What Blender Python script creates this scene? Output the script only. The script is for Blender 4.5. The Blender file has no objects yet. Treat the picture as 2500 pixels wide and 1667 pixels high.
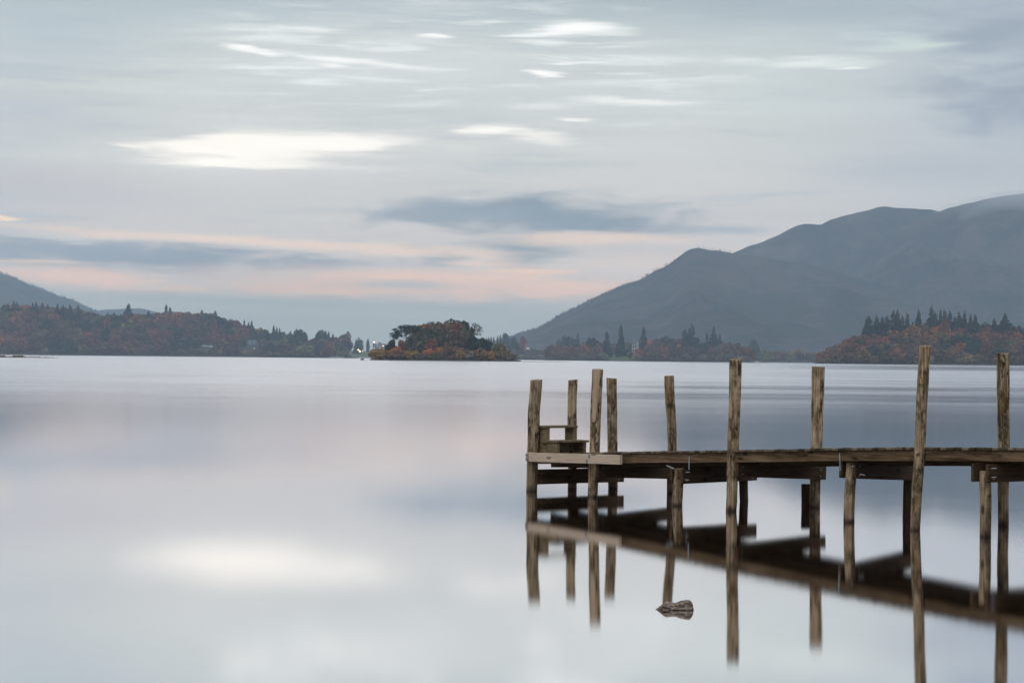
import bpy, bmesh, math, random
from mathutils import Vector, Matrix, noise as mn
import numpy as np
R = math.radians
scene = bpy.context.scene
COL = scene.collection
rnd = random.Random(7)

# ------------------------------------------------------------------ camera
H, F = 1.7, 5000.0                      # eye height (m), focal length in photo pixels (2500 wide)
PITCH, ROLL = math.atan(42.0 / F), 0.01
CM = Matrix.Rotation(math.pi / 2 + PITCH, 4, 'X') @ Matrix.Rotation(ROLL, 4, 'Z')
CAM = Vector((0, 0, H))
cam = bpy.data.cameras.new('camera')
cam.sensor_width, cam.lens = 36.0, 36.0 * F / 2500
cam.clip_start, cam.clip_end = 0.1, 60000
co = bpy.data.objects.new('camera', cam); COL.objects.link(co)
co.matrix_world = Matrix.Translation(CAM) @ CM
scene.camera = co

def ray(x, y):
    return (CM.to_3x3() @ Vector(((x - 1250) / F, (833.5 - y) / F, -1))).normalized()
def at(x, y, Y):                        # the point seen at photo pixel x, y at distance Y down the lake
    d = ray(x, y); return CAM + d * (Y / d.y)
def on_water(x, y):
    d = ray(x, y); return CAM + d * (-H / d.z)
def on_plane(x, y, p, n):
    d = ray(x, y); return CAM + d * ((p - CAM).dot(n) / d.dot(n))
def hor(x): return 875.5 + 0.01 * (x - 1250)
def wx(x, Y): return (x - 1250) / F * Y
def zt(x, y, Y): return at(x, y, Y).z

# ------------------------------------------------------------------ helpers
def tag(o, label=None, cat=None, group=None, kind=None):
    if label: o['label'] = label
    if cat: o['category'] = cat
    if group: o['group'] = group
    if kind: o['kind'] = kind
    return o
def empty(name, loc=(0, 0, 0), rz=0.0):
    o = bpy.data.objects.new(name, None); COL.objects.link(o)
    o.location = loc; o.rotation_euler = (0, 0, rz); o.empty_display_size = 0.1
    return o
def link(name, mesh, mat=None, parent=None, loc=None, smooth=False):
    o = bpy.data.objects.new(name, mesh); COL.objects.link(o)
    if mat is not None and not mesh.materials: mesh.materials.append(mat)
    if parent is not None: o.parent = parent
    if loc is not None: o.location = loc
    if smooth:
        for p in mesh.polygons: p.use_smooth = True
    return o
def pyd(name, v, f):
    m = bpy.data.meshes.new(name); m.from_pydata([tuple(a) for a in v], [], f); m.update(); return m
class MB:
    def __init__(s): s.v, s.f = [], []
    def box(s, a, b, M=None):
        i = len(s.v)
        for x in (a[0], b[0]):
            for y in (a[1], b[1]):
                for z in (a[2], b[2]):
                    p = Vector((x, y, z)); s.v.append(tuple(M @ p) if M else tuple(p))
        for q in ((0,1,3,2),(4,6,7,5),(0,4,5,1),(2,3,7,6),(0,2,6,4),(1,5,7,3)): s.f.append([i + k for k in q])
    def prism(s, poly, y0, y1):          # outline in x,z pushed along y
        i, n = len(s.v), len(poly)
        for y in (y0, y1):
            for p in poly: s.v.append((p[0], y, p[1]))
        s.f.append([i + k for k in range(n)]); s.f.append([i + n + k for k in reversed(range(n))])
        for k in range(n): s.f.append([i + (k + 1) % n, i + k, i + n + k, i + n + (k + 1) % n])
    def tube(s, pts, rad, n=8, cap=True):
        i = len(s.v)
        for k, p in enumerate(pts):
            p = Vector(p); q = Vector(pts[min(k + 1, len(pts) - 1)]) - Vector(pts[max(k - 1, 0)])
            q.normalize(); a = q.orthogonal().normalized(); b = q.cross(a)
            for j in range(n):
                t = 2 * math.pi * j / n; s.v.append(tuple(p + (a * math.cos(t) + b * math.sin(t)) * rad[k]))
        for k in range(len(pts) - 1):
            for j in range(n): s.f.append([i + k*n + j, i + k*n + (j+1) % n, i + (k+1)*n + (j+1) % n, i + (k+1)*n + j])
        if cap:
            s.f.append([i + j for j in reversed(range(n))]); s.f.append([i + (len(pts)-1)*n + j for j in range(n)])
    def mesh(s, name):
        m = pyd(name, s.v, s.f); bm = bmesh.new(); bm.from_mesh(m)
        bmesh.ops.recalc_face_normals(bm, faces=bm.faces); bm.to_mesh(m); bm.free(); return m
    def build(s, name, mat=None, parent=None, **k): return link(name, s.mesh(name), mat, parent, **k)

# ------------------------------------------------------------------ node helpers
class NT:
    def __init__(s, nt): s.t = nt; s.n = nt.nodes; s.l = nt.links
    def add(s, typ, **k):
        nd = s.n.new(typ)
        for a, b in k.items(): setattr(nd, a, b)
        return nd
    def put(s, sock, val):
        if hasattr(val, 'is_output') or isinstance(val, bpy.types.NodeSocket): s.l.new(val, sock)
        else: sock.default_value = val
    def math(s, op, a, b=0.0, c=None, clamp=False):
        nd = s.add('ShaderNodeMath', operation=op, use_clamp=clamp); s.put(nd.inputs[0], a); s.put(nd.inputs[1], b)
        if c is not None: s.put(nd.inputs[2], c)
        return nd.outputs[0]
    def vec(s, op, a, b=None, out=0):
        nd = s.add('ShaderNodeVectorMath', operation=op); s.put(nd.inputs[0], a)
        if b is not None: s.put(nd.inputs[1], b)
        return nd.outputs[out]
    def mix(s, fac, a, b, mode='MIX'):
        nd = s.add('ShaderNodeMix', data_type='RGBA', blend_type=mode); s.put(nd.inputs[0], fac)
        s.put(nd.inputs[6], a if not isinstance(a, tuple) else (*a[:3], 1)); s.put(nd.inputs[7], b if not isinstance(b, tuple) else (*b[:3], 1))
        return nd.outputs[2]
    def ramp(s, fac, stops, interp='LINEAR'):
        nd = s.add('ShaderNodeValToRGB'); cr = nd.color_ramp; cr.interpolation = interp
        while len(cr.elements) > 1: cr.elements.remove(cr.elements[-1])
        for i, (p, c) in enumerate(stops):
            e = cr.elements[0] if i == 0 else cr.elements.new(p)
            e.position = p; e.color = (*c, 1) if isinstance(c, tuple) else (c, c, c, 1)
        s.put(nd.inputs[0], fac); return nd.outputs[0]
    def noise(s, vec, scale=1.0, detail=4.0, rough=0.55, out=0, dist=0.0):
        nd = s.add('ShaderNodeTexNoise'); s.put(nd.inputs['Vector'], vec)
        nd.inputs['Scale'].default_value = scale; nd.inputs['Detail'].default_value = detail
        nd.inputs['Roughness'].default_value = rough; nd.inputs['Distortion'].default_value = dist
        return nd.outputs[out]
    def range(s, v, a, b, c=0.0, d=1.0, smooth=False):
        nd = s.add('ShaderNodeMapRange', interpolation_type='SMOOTHSTEP' if smooth else 'LINEAR'); s.put(nd.inputs[0], v)
        for i, q in enumerate((a, b, c, d)): s.put(nd.inputs[i + 1], q)
        return nd.outputs[0]
    def map(s, vec, loc=(0,0,0), rot=(0,0,0), scale=(1,1,1), typ='POINT'):
        nd = s.add('ShaderNodeMapping', vector_type=typ); s.put(nd.inputs[0], vec)
        nd.inputs[1].default_value = loc; nd.inputs[2].default_value = rot; nd.inputs[3].default_value = scale
        return nd.outputs[0]
    def comb(s, x, y, z=0.0):
        nd = s.add('ShaderNodeCombineXYZ')
        for i, q in enumerate((x, y, z)): s.put(nd.inputs[i], q)
        return nd.outputs[0]
    def sep(s, v):
        nd = s.add('ShaderNodeSeparateXYZ'); s.put(nd.inputs[0], v); return nd.outputs
def new_mat(name):
    m = bpy.data.materials.new(name); m.use_nodes = True; t = NT(m.node_tree); t.n.clear()
    t.out = t.add('ShaderNodeOutputMaterial'); return m, t
def principled(t, col, rough=0.8, spec=0.3, metal=0.0, normal=None):
    b = t.add('ShaderNodeBsdfPrincipled'); t.put(b.inputs['Base Color'], col if not isinstance(col, tuple) else (*col[:3], 1))
    t.put(b.inputs['Roughness'], rough); b.inputs['Specular IOR Level'].default_value = spec; t.put(b.inputs['Metallic'], metal)
    if normal is not None: t.put(b.inputs['Normal'], normal)
    t.l.new(b.outputs[0], t.out.inputs['Surface']); return b
def bump(t, h, strength=0.4, dist=0.01):
    nd = t.add('ShaderNodeBump'); nd.inputs['Strength'].default_value = strength; nd.inputs['Distance'].default_value = dist
    t.put(nd.inputs['Height'], h); return nd.outputs[0]
def lin(c):
    return tuple(((v / 255 + 0.055) / 1.055) ** 2.4 if v > 10 else v / 255 / 12.92 for v in c)

# ------------------------------------------------------------------ haze figures (also used to see the sky through it)
SIGMA = 6.3e-5
HZ = (-5200, 5200, -70, 12600, -1.3, 930)
HAZE_L = (0.325, 0.415, 0.51)               # what a very long way of this air looks like
def sky_through(rgb, v):                 # the colour to give the sky so that it looks rgb through the air at v kpx above the horizon
    el = max(v, 0.0) / 5.0
    L = min(12600.0, HZ[5] / max(math.tan(el), 1e-4))
    T = math.exp(-SIGMA * L)
    return tuple(max(0.02, (a - h * (1 - T)) / T) for a, h in zip(lin(rgb), HAZE_L))

# ------------------------------------------------------------------ sky
SUN_EL, SUN_AZ = R(56), R(225)           # behind the camera's left shoulder, veiled by cloud
world = bpy.data.worlds.new('World'); scene.world = world; world.use_nodes = True
w = NT(world.node_tree); w.n.clear()
wo = w.add('ShaderNodeOutputWorld'); bg = w.add('ShaderNodeBackground'); w.l.new(bg.outputs[0], wo.inputs[0])
sky = w.add('ShaderNodeTexSky', sky_type='NISHITA', sun_disc=False); sky.sun_elevation = SUN_EL; sky.sun_rotation = SUN_AZ
tc = w.add('ShaderNodeTexCoord').outputs['Generated']
sx, sy, sz = w.sep(w.vec('NORMALIZE', tc))
U = w.math('MULTIPLY', w.math('ARCTAN2', sx, sy), 5.0)      # azimuth, kilopixels of the photo
V = w.math('MULTIPLY', w.math('ARCSINE', sz), 5.0)          # elevation
uv = w.comb(U, V)
warp = w.noise(w.map(uv, scale=(1.7, 13, 1)), 1.0, 5, 0.55, out=1)
warp = w.vec('SUBTRACT', warp, (0.5, 0.5, 0.5))
uvw = w.vec('ADD', uv, w.vec('MULTIPLY', warp, (0.34, 0.052, 0)))
fine = w.noise(w.map(uv, scale=(2.4, 34, 1), rot=(0, 0, -0.012)), 1.0, 6, 0.6, out=1)
fine = w.vec('SUBTRACT', fine, (0.5, 0.5, 0.5))
puff = w.range(w.noise(w.map(uv, scale=(5.5, 21, 1), loc=(2, 5, 0), rot=(0, 0, -.03)), 1.0, 7, .6, dist=.5), .25, .75, -.5, .5)
wisp = w.range(w.noise(w.map(uv, scale=(3.4, 62, 1), loc=(7, 2, 0), rot=(0, 0, -.015)), 1.0, 6, .62), .25, .75, -.5, .5)
uvw = w.vec('ADD', uvw, w.vec('MULTIPLY', fine, (0.22, 0.016, 0)))
Vw = w.sep(uvw)[1]
base = [(0, (163, 175, 182)), (.10, (166, 177, 184)), (.16, (183, 187, 191)), (.22, (199, 197, 198)), (.32, (201, 201, 202)),
        (.5, (205, 208, 207)), (.7, (202, 208, 207)), (.82, (186, 197, 200)), (.90, (171, 182, 189))]
stops = [((v + .1) / 8, sky_through(c, v)) for v, c in base] + [((1.05 + .1) / 8, (.62, .66, .68)), ((1.4 + .1) / 8, (.66, .70, .73)), ((2.4 + .1) / 8, (.70, .77, .83)), (1.0, (.82, .90, .98))]
skyc = w.ramp(w.math('MULTIPLY_ADD', Vw, 1 / 8, .1 / 8), stops)
# the right-hand side and the far left are a little darker and bluer
sd = w.math('MULTIPLY', w.range(U, .35, 1.35, 0, 1, True), w.range(V, .2, .5, 0, 1, True))
sd = w.math('MULTIPLY', sd, w.range(V, 1.1, 2.2, 1, 0, True))
skyc = w.mix(w.math('MULTIPLY', sd, .62), skyc, sky_through((166, 178, 190), .6))
sl = w.math('MULTIPLY', w.range(U, -.9, -1.35, 0, 1, True), w.range(V, 1.1, 2.2, 1, 0, True))
skyc = w.mix(w.math('MULTIPLY', sl, .35), skyc, sky_through((180, 190, 197), .6))
# x, y, rx, ry (photo pixels), slope, colour, strength, inner edge (0 soft .. 1 hard)
mot = w.noise(w.map(uv, scale=(1.9, 23, 1), loc=(1.3, 4.1, 0), rot=(0, 0, -.02)), 1.0, 6, .62, dist=.35)
reg = w.map(uv, loc=(-.12, .70, 0), scale=(.95, .24, 1), typ='TEXTURE'); reg = w.range(w.vec('LENGTH', reg, out=1), 1.0, .35, 0, 1, True)
MOTTLE = w.math('MULTIPLY', w.range(mot, .50, .68, 0, .8, True), reg)
DARKM = w.math('MULTIPLY', w.range(mot, .48, .30, 0, .45, True), w.range(V, .12, .3, 0, 1, True))
skyc = w.mix(DARKM, skyc, sky_through((178, 190, 197), .6))
BLOBS = [
 (900,150,520,130,0,(214,218,217),.75,0), (1500,230,420,150,0,(205,210,210),.55,0), (1900,220,330,120,0,(203,213,212),.5,0),
 (750,420,700,120,0,(208,210,210),.45,0), (160,120,330,110,0,(178,190,198),.6,0), (150,300,300,90,.02,(188,195,202),.5,0),
 (2000,40,520,50,.02,(163,177,186),.5,0),
 (2430,110,300,75,0,(155,167,180),.85,0), (2450,265,290,100,0,(155,166,180),.85,0), (2300,420,420,60,-.02,(186,191,199),.5,0),
 (120,470,420,70,.03,(193,193,199),.6,0), (1050,470,500,50,0,(196,198,200),.4,0),
 # dark clouds
 (1320,532,420,62,.012,(144,159,172),1,.5,.6), (1080,530,330,30,.0,(158,170,181),.85,.1), (1290,616,120,44,0,(152,166,177),.95,.15),
 (1755,560,150,20,0,(170,180,190),.75,.1), (1036,620,80,26,0,(155,168,178),.95,.15),
 (430,632,640,40,.028,(152,165,178),1,.3), (200,610,330,22,.025,(156,169,182),.9,.15), 
 # light from under the cloud sheet
 (560,585,760,17,.045,(226,209,201),.85,.1), (900,604,420,15,.03,(222,206,198),.75,.1), (1180,636,200,9,.03,(218,202,195),.7,.1), (42,542,62,6,.01,(246,224,202),1,.2),
 (90,637,200,7,.03,(214,198,192),.7,.1), (200,682,330,32,.04,(217,196,190),.9,.1), (1050,680,560,34,.03,(219,197,189),.95,.1), (880,708,460,26,.02,(214,192,186),.9,.1), (1320,705,330,34,.03,(217,196,189),.9,.1),
 (1440,590,250,20,.0,(225,208,198),.85,.15), (1290,660,180,16,.01,(222,200,190),.95,.1), (1560,640,190,30,0,(207,200,198),.7,0),
 (957,702,170,15,.0,(178,186,191),.8,.1), 
 (700,742,900,22,.02,(166,177,184),.9,.2),
 'MOTTLE',
 # openings in the sheet
 (610,376,340,62,.0,(236,235,230),.8,.2), (560,374,225,44,.0,(254,250,242),1,.95,.5), (640,362,300,24,-.02,(253,249,241),.9,.6,.6), (470,392,110,9,.05,(225,224,221),.75,.2), (820,372,120,6,.0,(222,221,219),.7,.1), (800,352,250,22,-.03,(253,250,243),.95,.8,.5), (324,369,50,9,0,(250,247,240),.9,.2), (545,408,130,15,0,(255,252,244),.95,.3),
 (585,130,70,11,.03,(255,255,250),1,.2), (659,139,55,9,.02,(250,252,250),.95,.2), (877,157,190,14,.07,(250,252,249),.9,.1), (818,169,50,7,.03,(248,250,248),.9,.1),
 (1047,91,50,10,0,(255,255,252),1,.2), (707,82,150,9,.02,(238,242,240),.8,.1), (800,205,75,9,0,(236,240,238),.7,.1), 
 (1383,80,150,22,.02,(252,253,250),1,.25), (1303,90,110,9,-.03,(250,252,250),.9,.1), (1319,109,90,7,0,(240,244,242),.8,.1), (1335,181,62,12,0,(255,255,251),1,.35),
 (1433,157,40,5,0,(242,245,242),.85,.1), (1569,249,190,7,.02,(238,240,237),.85,.1), (1447,293,62,8,.02,(244,245,240),.9,.1), (1314,337,120,20,.12,(244,242,236),.85,.15), (1195,318,90,17,0,(254,252,246),1,.35),
 (1537,189,75,6,0,(228,234,232),.8,.1), (1771,154,75,9,0,(220,228,226),.7,.1), (1967,165,170,18,.02,(226,233,229),.85,.1), (2090,178,80,7,0,(236,240,236),.85,.1), (2153,125,130,22,0,(206,218,215),.85,.25), (1340,262,130,14,.02,(226,229,227),.7,.1),
]
for bl in BLOBS:
    if bl == 'MOTTLE': skyc = w.mix(MOTTLE, skyc, sky_through((238, 242, 240), .7)); continue
    bx, by, rx, ry, sl, c, st, inner = bl[:8]; amp = bl[8] if len(bl) > 8 else .75
    v = (hor(bx) - by) / 1000
    m = w.map(uvw, loc=((bx - 1250) / 1000, v, 0), rot=(0, 0, -sl), scale=(rx / 1000, ry / 1000, 1), typ='TEXTURE')
    k = w.range(w.math('MULTIPLY_ADD', puff if max(c) < 192 or c[0] > c[2] + 12 else wisp, amp * (1.35 if max(c) < 192 else 1), w.vec('LENGTH', m, out=1)), 1.2, inner * .5, 0, st, True)
    c2 = sky_through(c, v)
    if min(c) > 244: c2 = tuple(a * 1.0 for a in c2)
    skyc = w.mix(k, skyc, c2)
# long soft streaks in the cloud sheet
st1 = w.range(w.noise(w.map(uv, scale=(1.1, 16, 1), loc=(3, 1, 0)), 1.0, 5, 0.6), .25, .75, .93, 1.07)
skyc = w.mix(1.0, skyc, w.comb(st1, st1, st1), 'MULTIPLY')
skyc = w.mix(w.range(V, -.02, -.3, 0, 1, True), skyc, (.10, .11, .12))
nish = w.vec('MULTIPLY', sky.outputs[0], (.08, .08, .08))
w.put(bg.inputs[0], w.mix(.985, nish, skyc)); bg.inputs[1].default_value = 1.0

sun = bpy.data.lights.new('sun', 'SUN'); sun.energy = 0.75; sun.angle = R(35); sun.color = (1, .95, .88)
so = bpy.data.objects.new('sun', sun); COL.objects.link(so)
sdir = Vector((math.sin(SUN_AZ) * math.cos(SUN_EL), math.cos(SUN_AZ) * math.cos(SUN_EL), math.sin(SUN_EL)))
so.rotation_euler = sdir.to_track_quat('Z', 'Y').to_euler(); so.location = sdir * 50 + Vector((0, 0, 20))

# ------------------------------------------------------------------ materials
def wood(name, light, mid, dark, axis='x', rough=.85, post=False, stain=None, grain=1.0, knots=True, island=False, contrast=1.0):
    m, t = new_mat(name)
    tcn = t.add('ShaderNodeTexCoord').outputs['Object']; oi = t.add('ShaderNodeObjectInfo')
    off = t.vec('MULTIPLY', t.comb(oi.outputs['Random'], oi.outputs['Random'], oi.outputs['Random']), (37.0, 53.0, 71.0))
    v = t.vec('ADD', tcn, off)
    a, b = 1.6 * grain, 34 * grain
    sc = {'x': (a, b, b), 'y': (b, a, b), 'z': (b, b, a)}[axis]
    g = t.noise(t.map(v, scale=sc), 1.0, 7, .68, dist=.6)
    g2 = t.noise(t.map(v, scale=tuple(q * 3.1 for q in sc)), 1.0, 4, .6)
    big = t.noise(t.map(v, scale={'x': (1.4, 5, 5), 'y': (5, 1.4, 5), 'z': (7, 7, 2.2)}[axis]), 1.0, 5, .62, dist=.8)
    k = t.math('ADD', t.math('MULTIPLY', g, .62), t.math('MULTIPLY', big, .38))
    k = t.math('MULTIPLY_ADD', t.math('SUBTRACT', k, .5), 1.0 * contrast, .5)
    c = t.ramp(k, [(.30, dark), (.45, mid), (.58, light), (.72, tuple(q * 1.15 for q in light))])
    cr = t.range(g2, .58, .70, 0, .55, True)
    c = t.mix(cr, c, tuple(q * .55 for q in dark))
    if knots:
        vo = t.add('ShaderNodeTexVoronoi'); t.put(vo.inputs['Vector'], t.map(v, scale={'x': (3, 9, 9), 'y': (9, 3, 9), 'z': (8, 8, 3.2)}[axis])); vo.inputs['Scale'].default_value = 1
        c = t.mix(t.range(vo.outputs['Distance'], .10, .22, .8, 0, True), c, tuple(q * .5 for q in dark))
    if island:
        ri = t.add('ShaderNodeNewGeometry').outputs['Random Per Island']; q = t.range(ri, 0, 1, .35, 1.7)
        c = t.mix(1.0, c, t.comb(q, q, q), 'MULTIPLY')
    ov = t.range(oi.outputs['Random'], 0, 1, .85, 1.12); c = t.mix(1.0, c, t.comb(ov, ov, ov), 'MULTIPLY')
    hgt = t.math('ADD', t.math('MULTIPLY', g, .7), t.math('MULTIPLY', g2, .5))
    rr = rough
    if post:
        z = t.sep(tcn)[2]; nz = t.noise(t.map(v, scale=(22, 22, 6)), 1.0, 4, .6)
        lich = t.range(t.noise(t.map(v, scale=(9, 9, 4), loc=(4, 1, 2)), 1.0, 5, .65), .50, .62, 0, .75, True)
        c = t.mix(lich, c, (.075, .068, .034))
        dirt = t.math('MULTIPLY', t.range(t.noise(t.map(v, scale=(19, 19, 6.5), loc=(8, 3, 1)), 1.0, 7, .78), .47, .57, 0, .92, True), t.range(t.noise(t.map(v, scale=(5, 5, 3), loc=(2, 9, 4)), 1.0, 3, .5), .42, .56, .15, 1, True))
        c = t.mix(dirt, c, (.035, .026, .018))
        grey = t.range(t.noise(t.map(v, scale=(4, 4, 1.6), loc=(1, 7, 3)), 1.0, 4, .6), .45, .62, 0, .55, True)
        c = t.mix(grey, c, t.mix(1.0, c, (.62, .66, .70), 'MULTIPLY'))
        ocr = t.range(t.noise(t.map(v, scale=(7, 7, 2.4), loc=(6, 2, 8)), 1.0, 5, .6), .56, .68, 0, .5, True)
        c = t.mix(ocr, c, (.23, .125, .05))
        zz = t.math('ADD', z, t.math('MULTIPLY', t.math('SUBTRACT', nz, .5), .16))
        c = t.mix(t.range(zz, .26, .08, 0, .35, True), c, (.20, .135, .10))
        wet = t.range(zz, .085, -.01, 0, .9, True); c = t.mix(wet, c, (.022, .015, .013))
        rr = t.range(wet, 0, 1, rough, .35)
    principled(t, c, rr, .09, normal=bump(t, hgt, .55, .012)); return m
def plain(name, col, rough=.8, metal=0.0, var=.25, scale=3.0, spec=.3):
    m, t = new_mat(name); tcn = t.add('ShaderNodeTexCoord').outputs['Object']
    k = t.range(t.noise(tcn, scale, 5, .6), .25, .75, 1 - var, 1 + var)
    principled(t, t.mix(1.0, col, t.comb(k, k, k), 'MULTIPLY'), rough, spec, metal); return m
def glow(name, col, strength):
    m, t = new_mat(name); e = t.add('ShaderNodeEmission'); e.inputs[0].default_value = (*col, 1); e.inputs[1].default_value = strength
    t.l.new(e.outputs[0], t.out.inputs['Surface']); return m

M_post = wood('weathered_post', (.52, .385, .255), (.31, .22, .14), (.075, .052, .034), 'z', contrast=1.6, post=True)
M_dark_post = wood('shaded_post', (.10, .065, .042), (.055, .035, .023), (.016, .011, .008), 'z', post=False, contrast=1.3)  # shade under the deck put into the wood colour of short rear posts
M_edge = wood('edge_board_wood', (.20, .135, .085), (.115, .073, .042), (.03, .018, .011), 'x', contrast=1.3)
M_deck = wood('deck_wood', (.20, .155, .115), (.125, .092, .066), (.05, .036, .026), 'y', island=True)
M_beam = wood('tarred_beam_wood', (.105, .064, .038), (.060, .036, .021), (.020, .012, .007), 'x', rough=.7)
M_pale = wood('new_timber', (.60, .475, .37), (.50, .39, .30), (.29, .21, .15), 'x', grain=.8, contrast=.75)
M_split = wood('split_heartwood', (.64, .47, .34), (.52, .36, .25), (.24, .13, .08), 'z', grain=.9)
M_step = wood('mossy_step_wood', (.25, .19, .12), (.15, .112, .068), (.05, .037, .023), 'x')
M_zinc = plain('galvanised_steel', (.30, .31, .33), .55, .6, .25, 20)
M_hole_shade = plain('dark_hole', (.012, .010, .009), .9, 0, .2, 20)

# ------------------------------------------------------------------ water
def make_water():
    m, t = new_mat('lake_water')
    pos = t.add('ShaderNodeNewGeometry').outputs['Position']; px, py, pz = t.sep(pos)
    yy = t.math('MAXIMUM', py, 6.0)
    q = t.math('DIVIDE', H * F, yy)                       # nearness: 800 at the feet, 3 at the far shore
    ang = t.math('DIVIDE', px, yy)
    lane = t.noise(t.comb(t.math('MULTIPLY', ang, 9.0), t.math('MULTIPLY', t.math('LOGARITHM', q, 2.718), 9.0)), 1.0, 4, .6)
    qd = t.math('MULTIPLY', q, t.math('MULTIPLY_ADD', t.math('SUBTRACT', lane, .5), .22, 1.0))
    lq = t.math('LOGARITHM', qd, 10.0)                    # log10 of nearness, 0..3
    lane2 = t.noise(t.comb(t.math('MULTIPLY', ang, 5.0), t.math('MULTIPLY', t.math('LOGARITHM', q, 2.718), 26.0)), 1.0, 5, .65)
    S = lambda x: math.log10(x) / 3
    rough = t.ramp(t.math('DIVIDE', lq, 3.0), [(0, .20), (S(30), .19), (S(60), .175), (S(82), .155), (S(120), .115), (S(180), .08), (S(260), .06), (S(500), .055), (1, .055)])
    # wind lanes: calm stripes between the ripples, mostly on the sheltered side
    q0 = t.math('MULTIPLY', q, t.math('MULTIPLY_ADD', t.math('SUBTRACT', lane, .5), .07, 1.0))
    def stripe(a, b, soft): return t.math('MULTIPLY', t.range(q0, a - soft, a + soft, 0, 1, True), t.range(q0, b + soft, b - soft, 0, 1, True))
    side = t.range(ang, .02, .10, 0, 1, True); side2 = t.range(ang, .10, .2, 0, 1, True)
    calm = t.math('MULTIPLY', stripe(61, 68, 6), t.math('MULTIPLY', side, .8))
    calm = t.math('MAXIMUM', calm, t.math('MULTIPLY', stripe(8, 18, 3), t.math('MULTIPLY', side2, .75)))
    calm = t.math('MAXIMUM', calm, t.math('MULTIPLY', stripe(3.6, 5.2, .7), t.math('MULTIPLY', side, .8)))
    calm = t.math('MAXIMUM', calm, t.math('MULTIPLY', stripe(78, 96, 6), t.math('MULTIPLY', t.range(ang, -.08, .0, 0, 1, True), .6)))
    rough = t.math('ADD', t.math('MULTIPLY', rough, t.math('SUBTRACT', 1.0, calm)), t.math('MULTIPLY', calm, .09))
    rough = t.math('MULTIPLY', rough, t.range(lane, .3, .7, .88, 1.12))
    rough = t.math('MULTIPLY', rough, t.math('ADD', 1.0, t.math('MULTIPLY', t.range(q, 150, 60, 0, 1, True), t.range(lane2, .25, .75, -.30, .30))))
    # long low swell left over from the ripples
    wv = t.noise(t.map(pos, scale=(.5, .16, 1)), 1.0, 3, .5)
    fin = t.noise(t.map(pos, scale=(5, 26, 1)), 1.0, 3, .6)
    near = t.range(py, 8, 16, 1, 0, True)
    h = t.math('ADD', t.math('MULTIPLY', wv, .6), t.math('MULTIPLY', fin, .02))
    bp = t.add('ShaderNodeBump'); bp.inputs['Strength'].default_value = .06; bp.inputs['Distance'].default_value = .010; t.put(bp.inputs['Height'], h)
    gl = t.add('ShaderNodeBsdfGlossy', distribution='MULTI_GGX'); gl.inputs['Color'].default_value = (.995, .972, .985, 1)
    t.put(gl.inputs['Roughness'], rough); t.put(gl.inputs['Normal'], bp.outputs[0])
    g2 = t.add('ShaderNodeBsdfGlossy', distribution='BECKMANN'); g2.inputs['Color'].default_value = (.99, .973, .978, 1)
    t.put(g2.inputs['Roughness'], t.math('MULTIPLY', rough, 1.12)); t.put(g2.inputs['Normal'], bp.outputs[0])
    gm = t.add('ShaderNodeMixShader'); t.put(gm.inputs[0], t.range(q, 90, 200, 0, 1, True)); t.l.new(gl.outputs[0], gm.inputs[1]); t.l.new(g2.outputs[0], gm.inputs[2]); gl = gm
    df = t.add('ShaderNodeBsdfDiffuse'); df.inputs[0].default_value = (.11, .062, .028, 1)
    lw = t.add('ShaderNodeFresnel'); lw.inputs['IOR'].default_value = 2.6
    mx = t.add('ShaderNodeMixShader'); t.put(mx.inputs[0], t.range(lw.outputs[0], 0.3, .8, .945, 1.0)); t.l.new(df.outputs[0], mx.inputs[1]); t.l.new(gl.outputs[0], mx.inputs[2])
    t.l.new(mx.outputs[0], t.out.inputs['Surface'])
    v = [(-5100, -60, 0), (5100, -60, 0), (5100, 12500, 0), (-5100, 12500, 0)]
    o = link('water', pyd('water', v, [(0, 1, 2, 3)]), m); tag(o, kind='structure')
make_water()

# ------------------------------------------------------------------ jetty
# posts: waterline pixel, deck-height pixel x, top pixel, width at water / top (photo px), row
O = on_water(1297.5, 1199); E = on_water(2406, 1310)
d2 = (E - O).to_2d().normalized(); DV = Vector((d2.x, d2.y, 0)); NV = Vector((-d2.y, d2.x, 0))
if NV.y < 0: NV = -NV
jetty = empty('jetty', O, math.atan2(DV.y, DV.x))
tag(jetty, 'weathered wooden jetty on round posts standing in the still lake', 'jetty')
def loc_of(p):
    q = p - O; return Vector((q.dot(DV), q.dot(NV), p.z))
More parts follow.
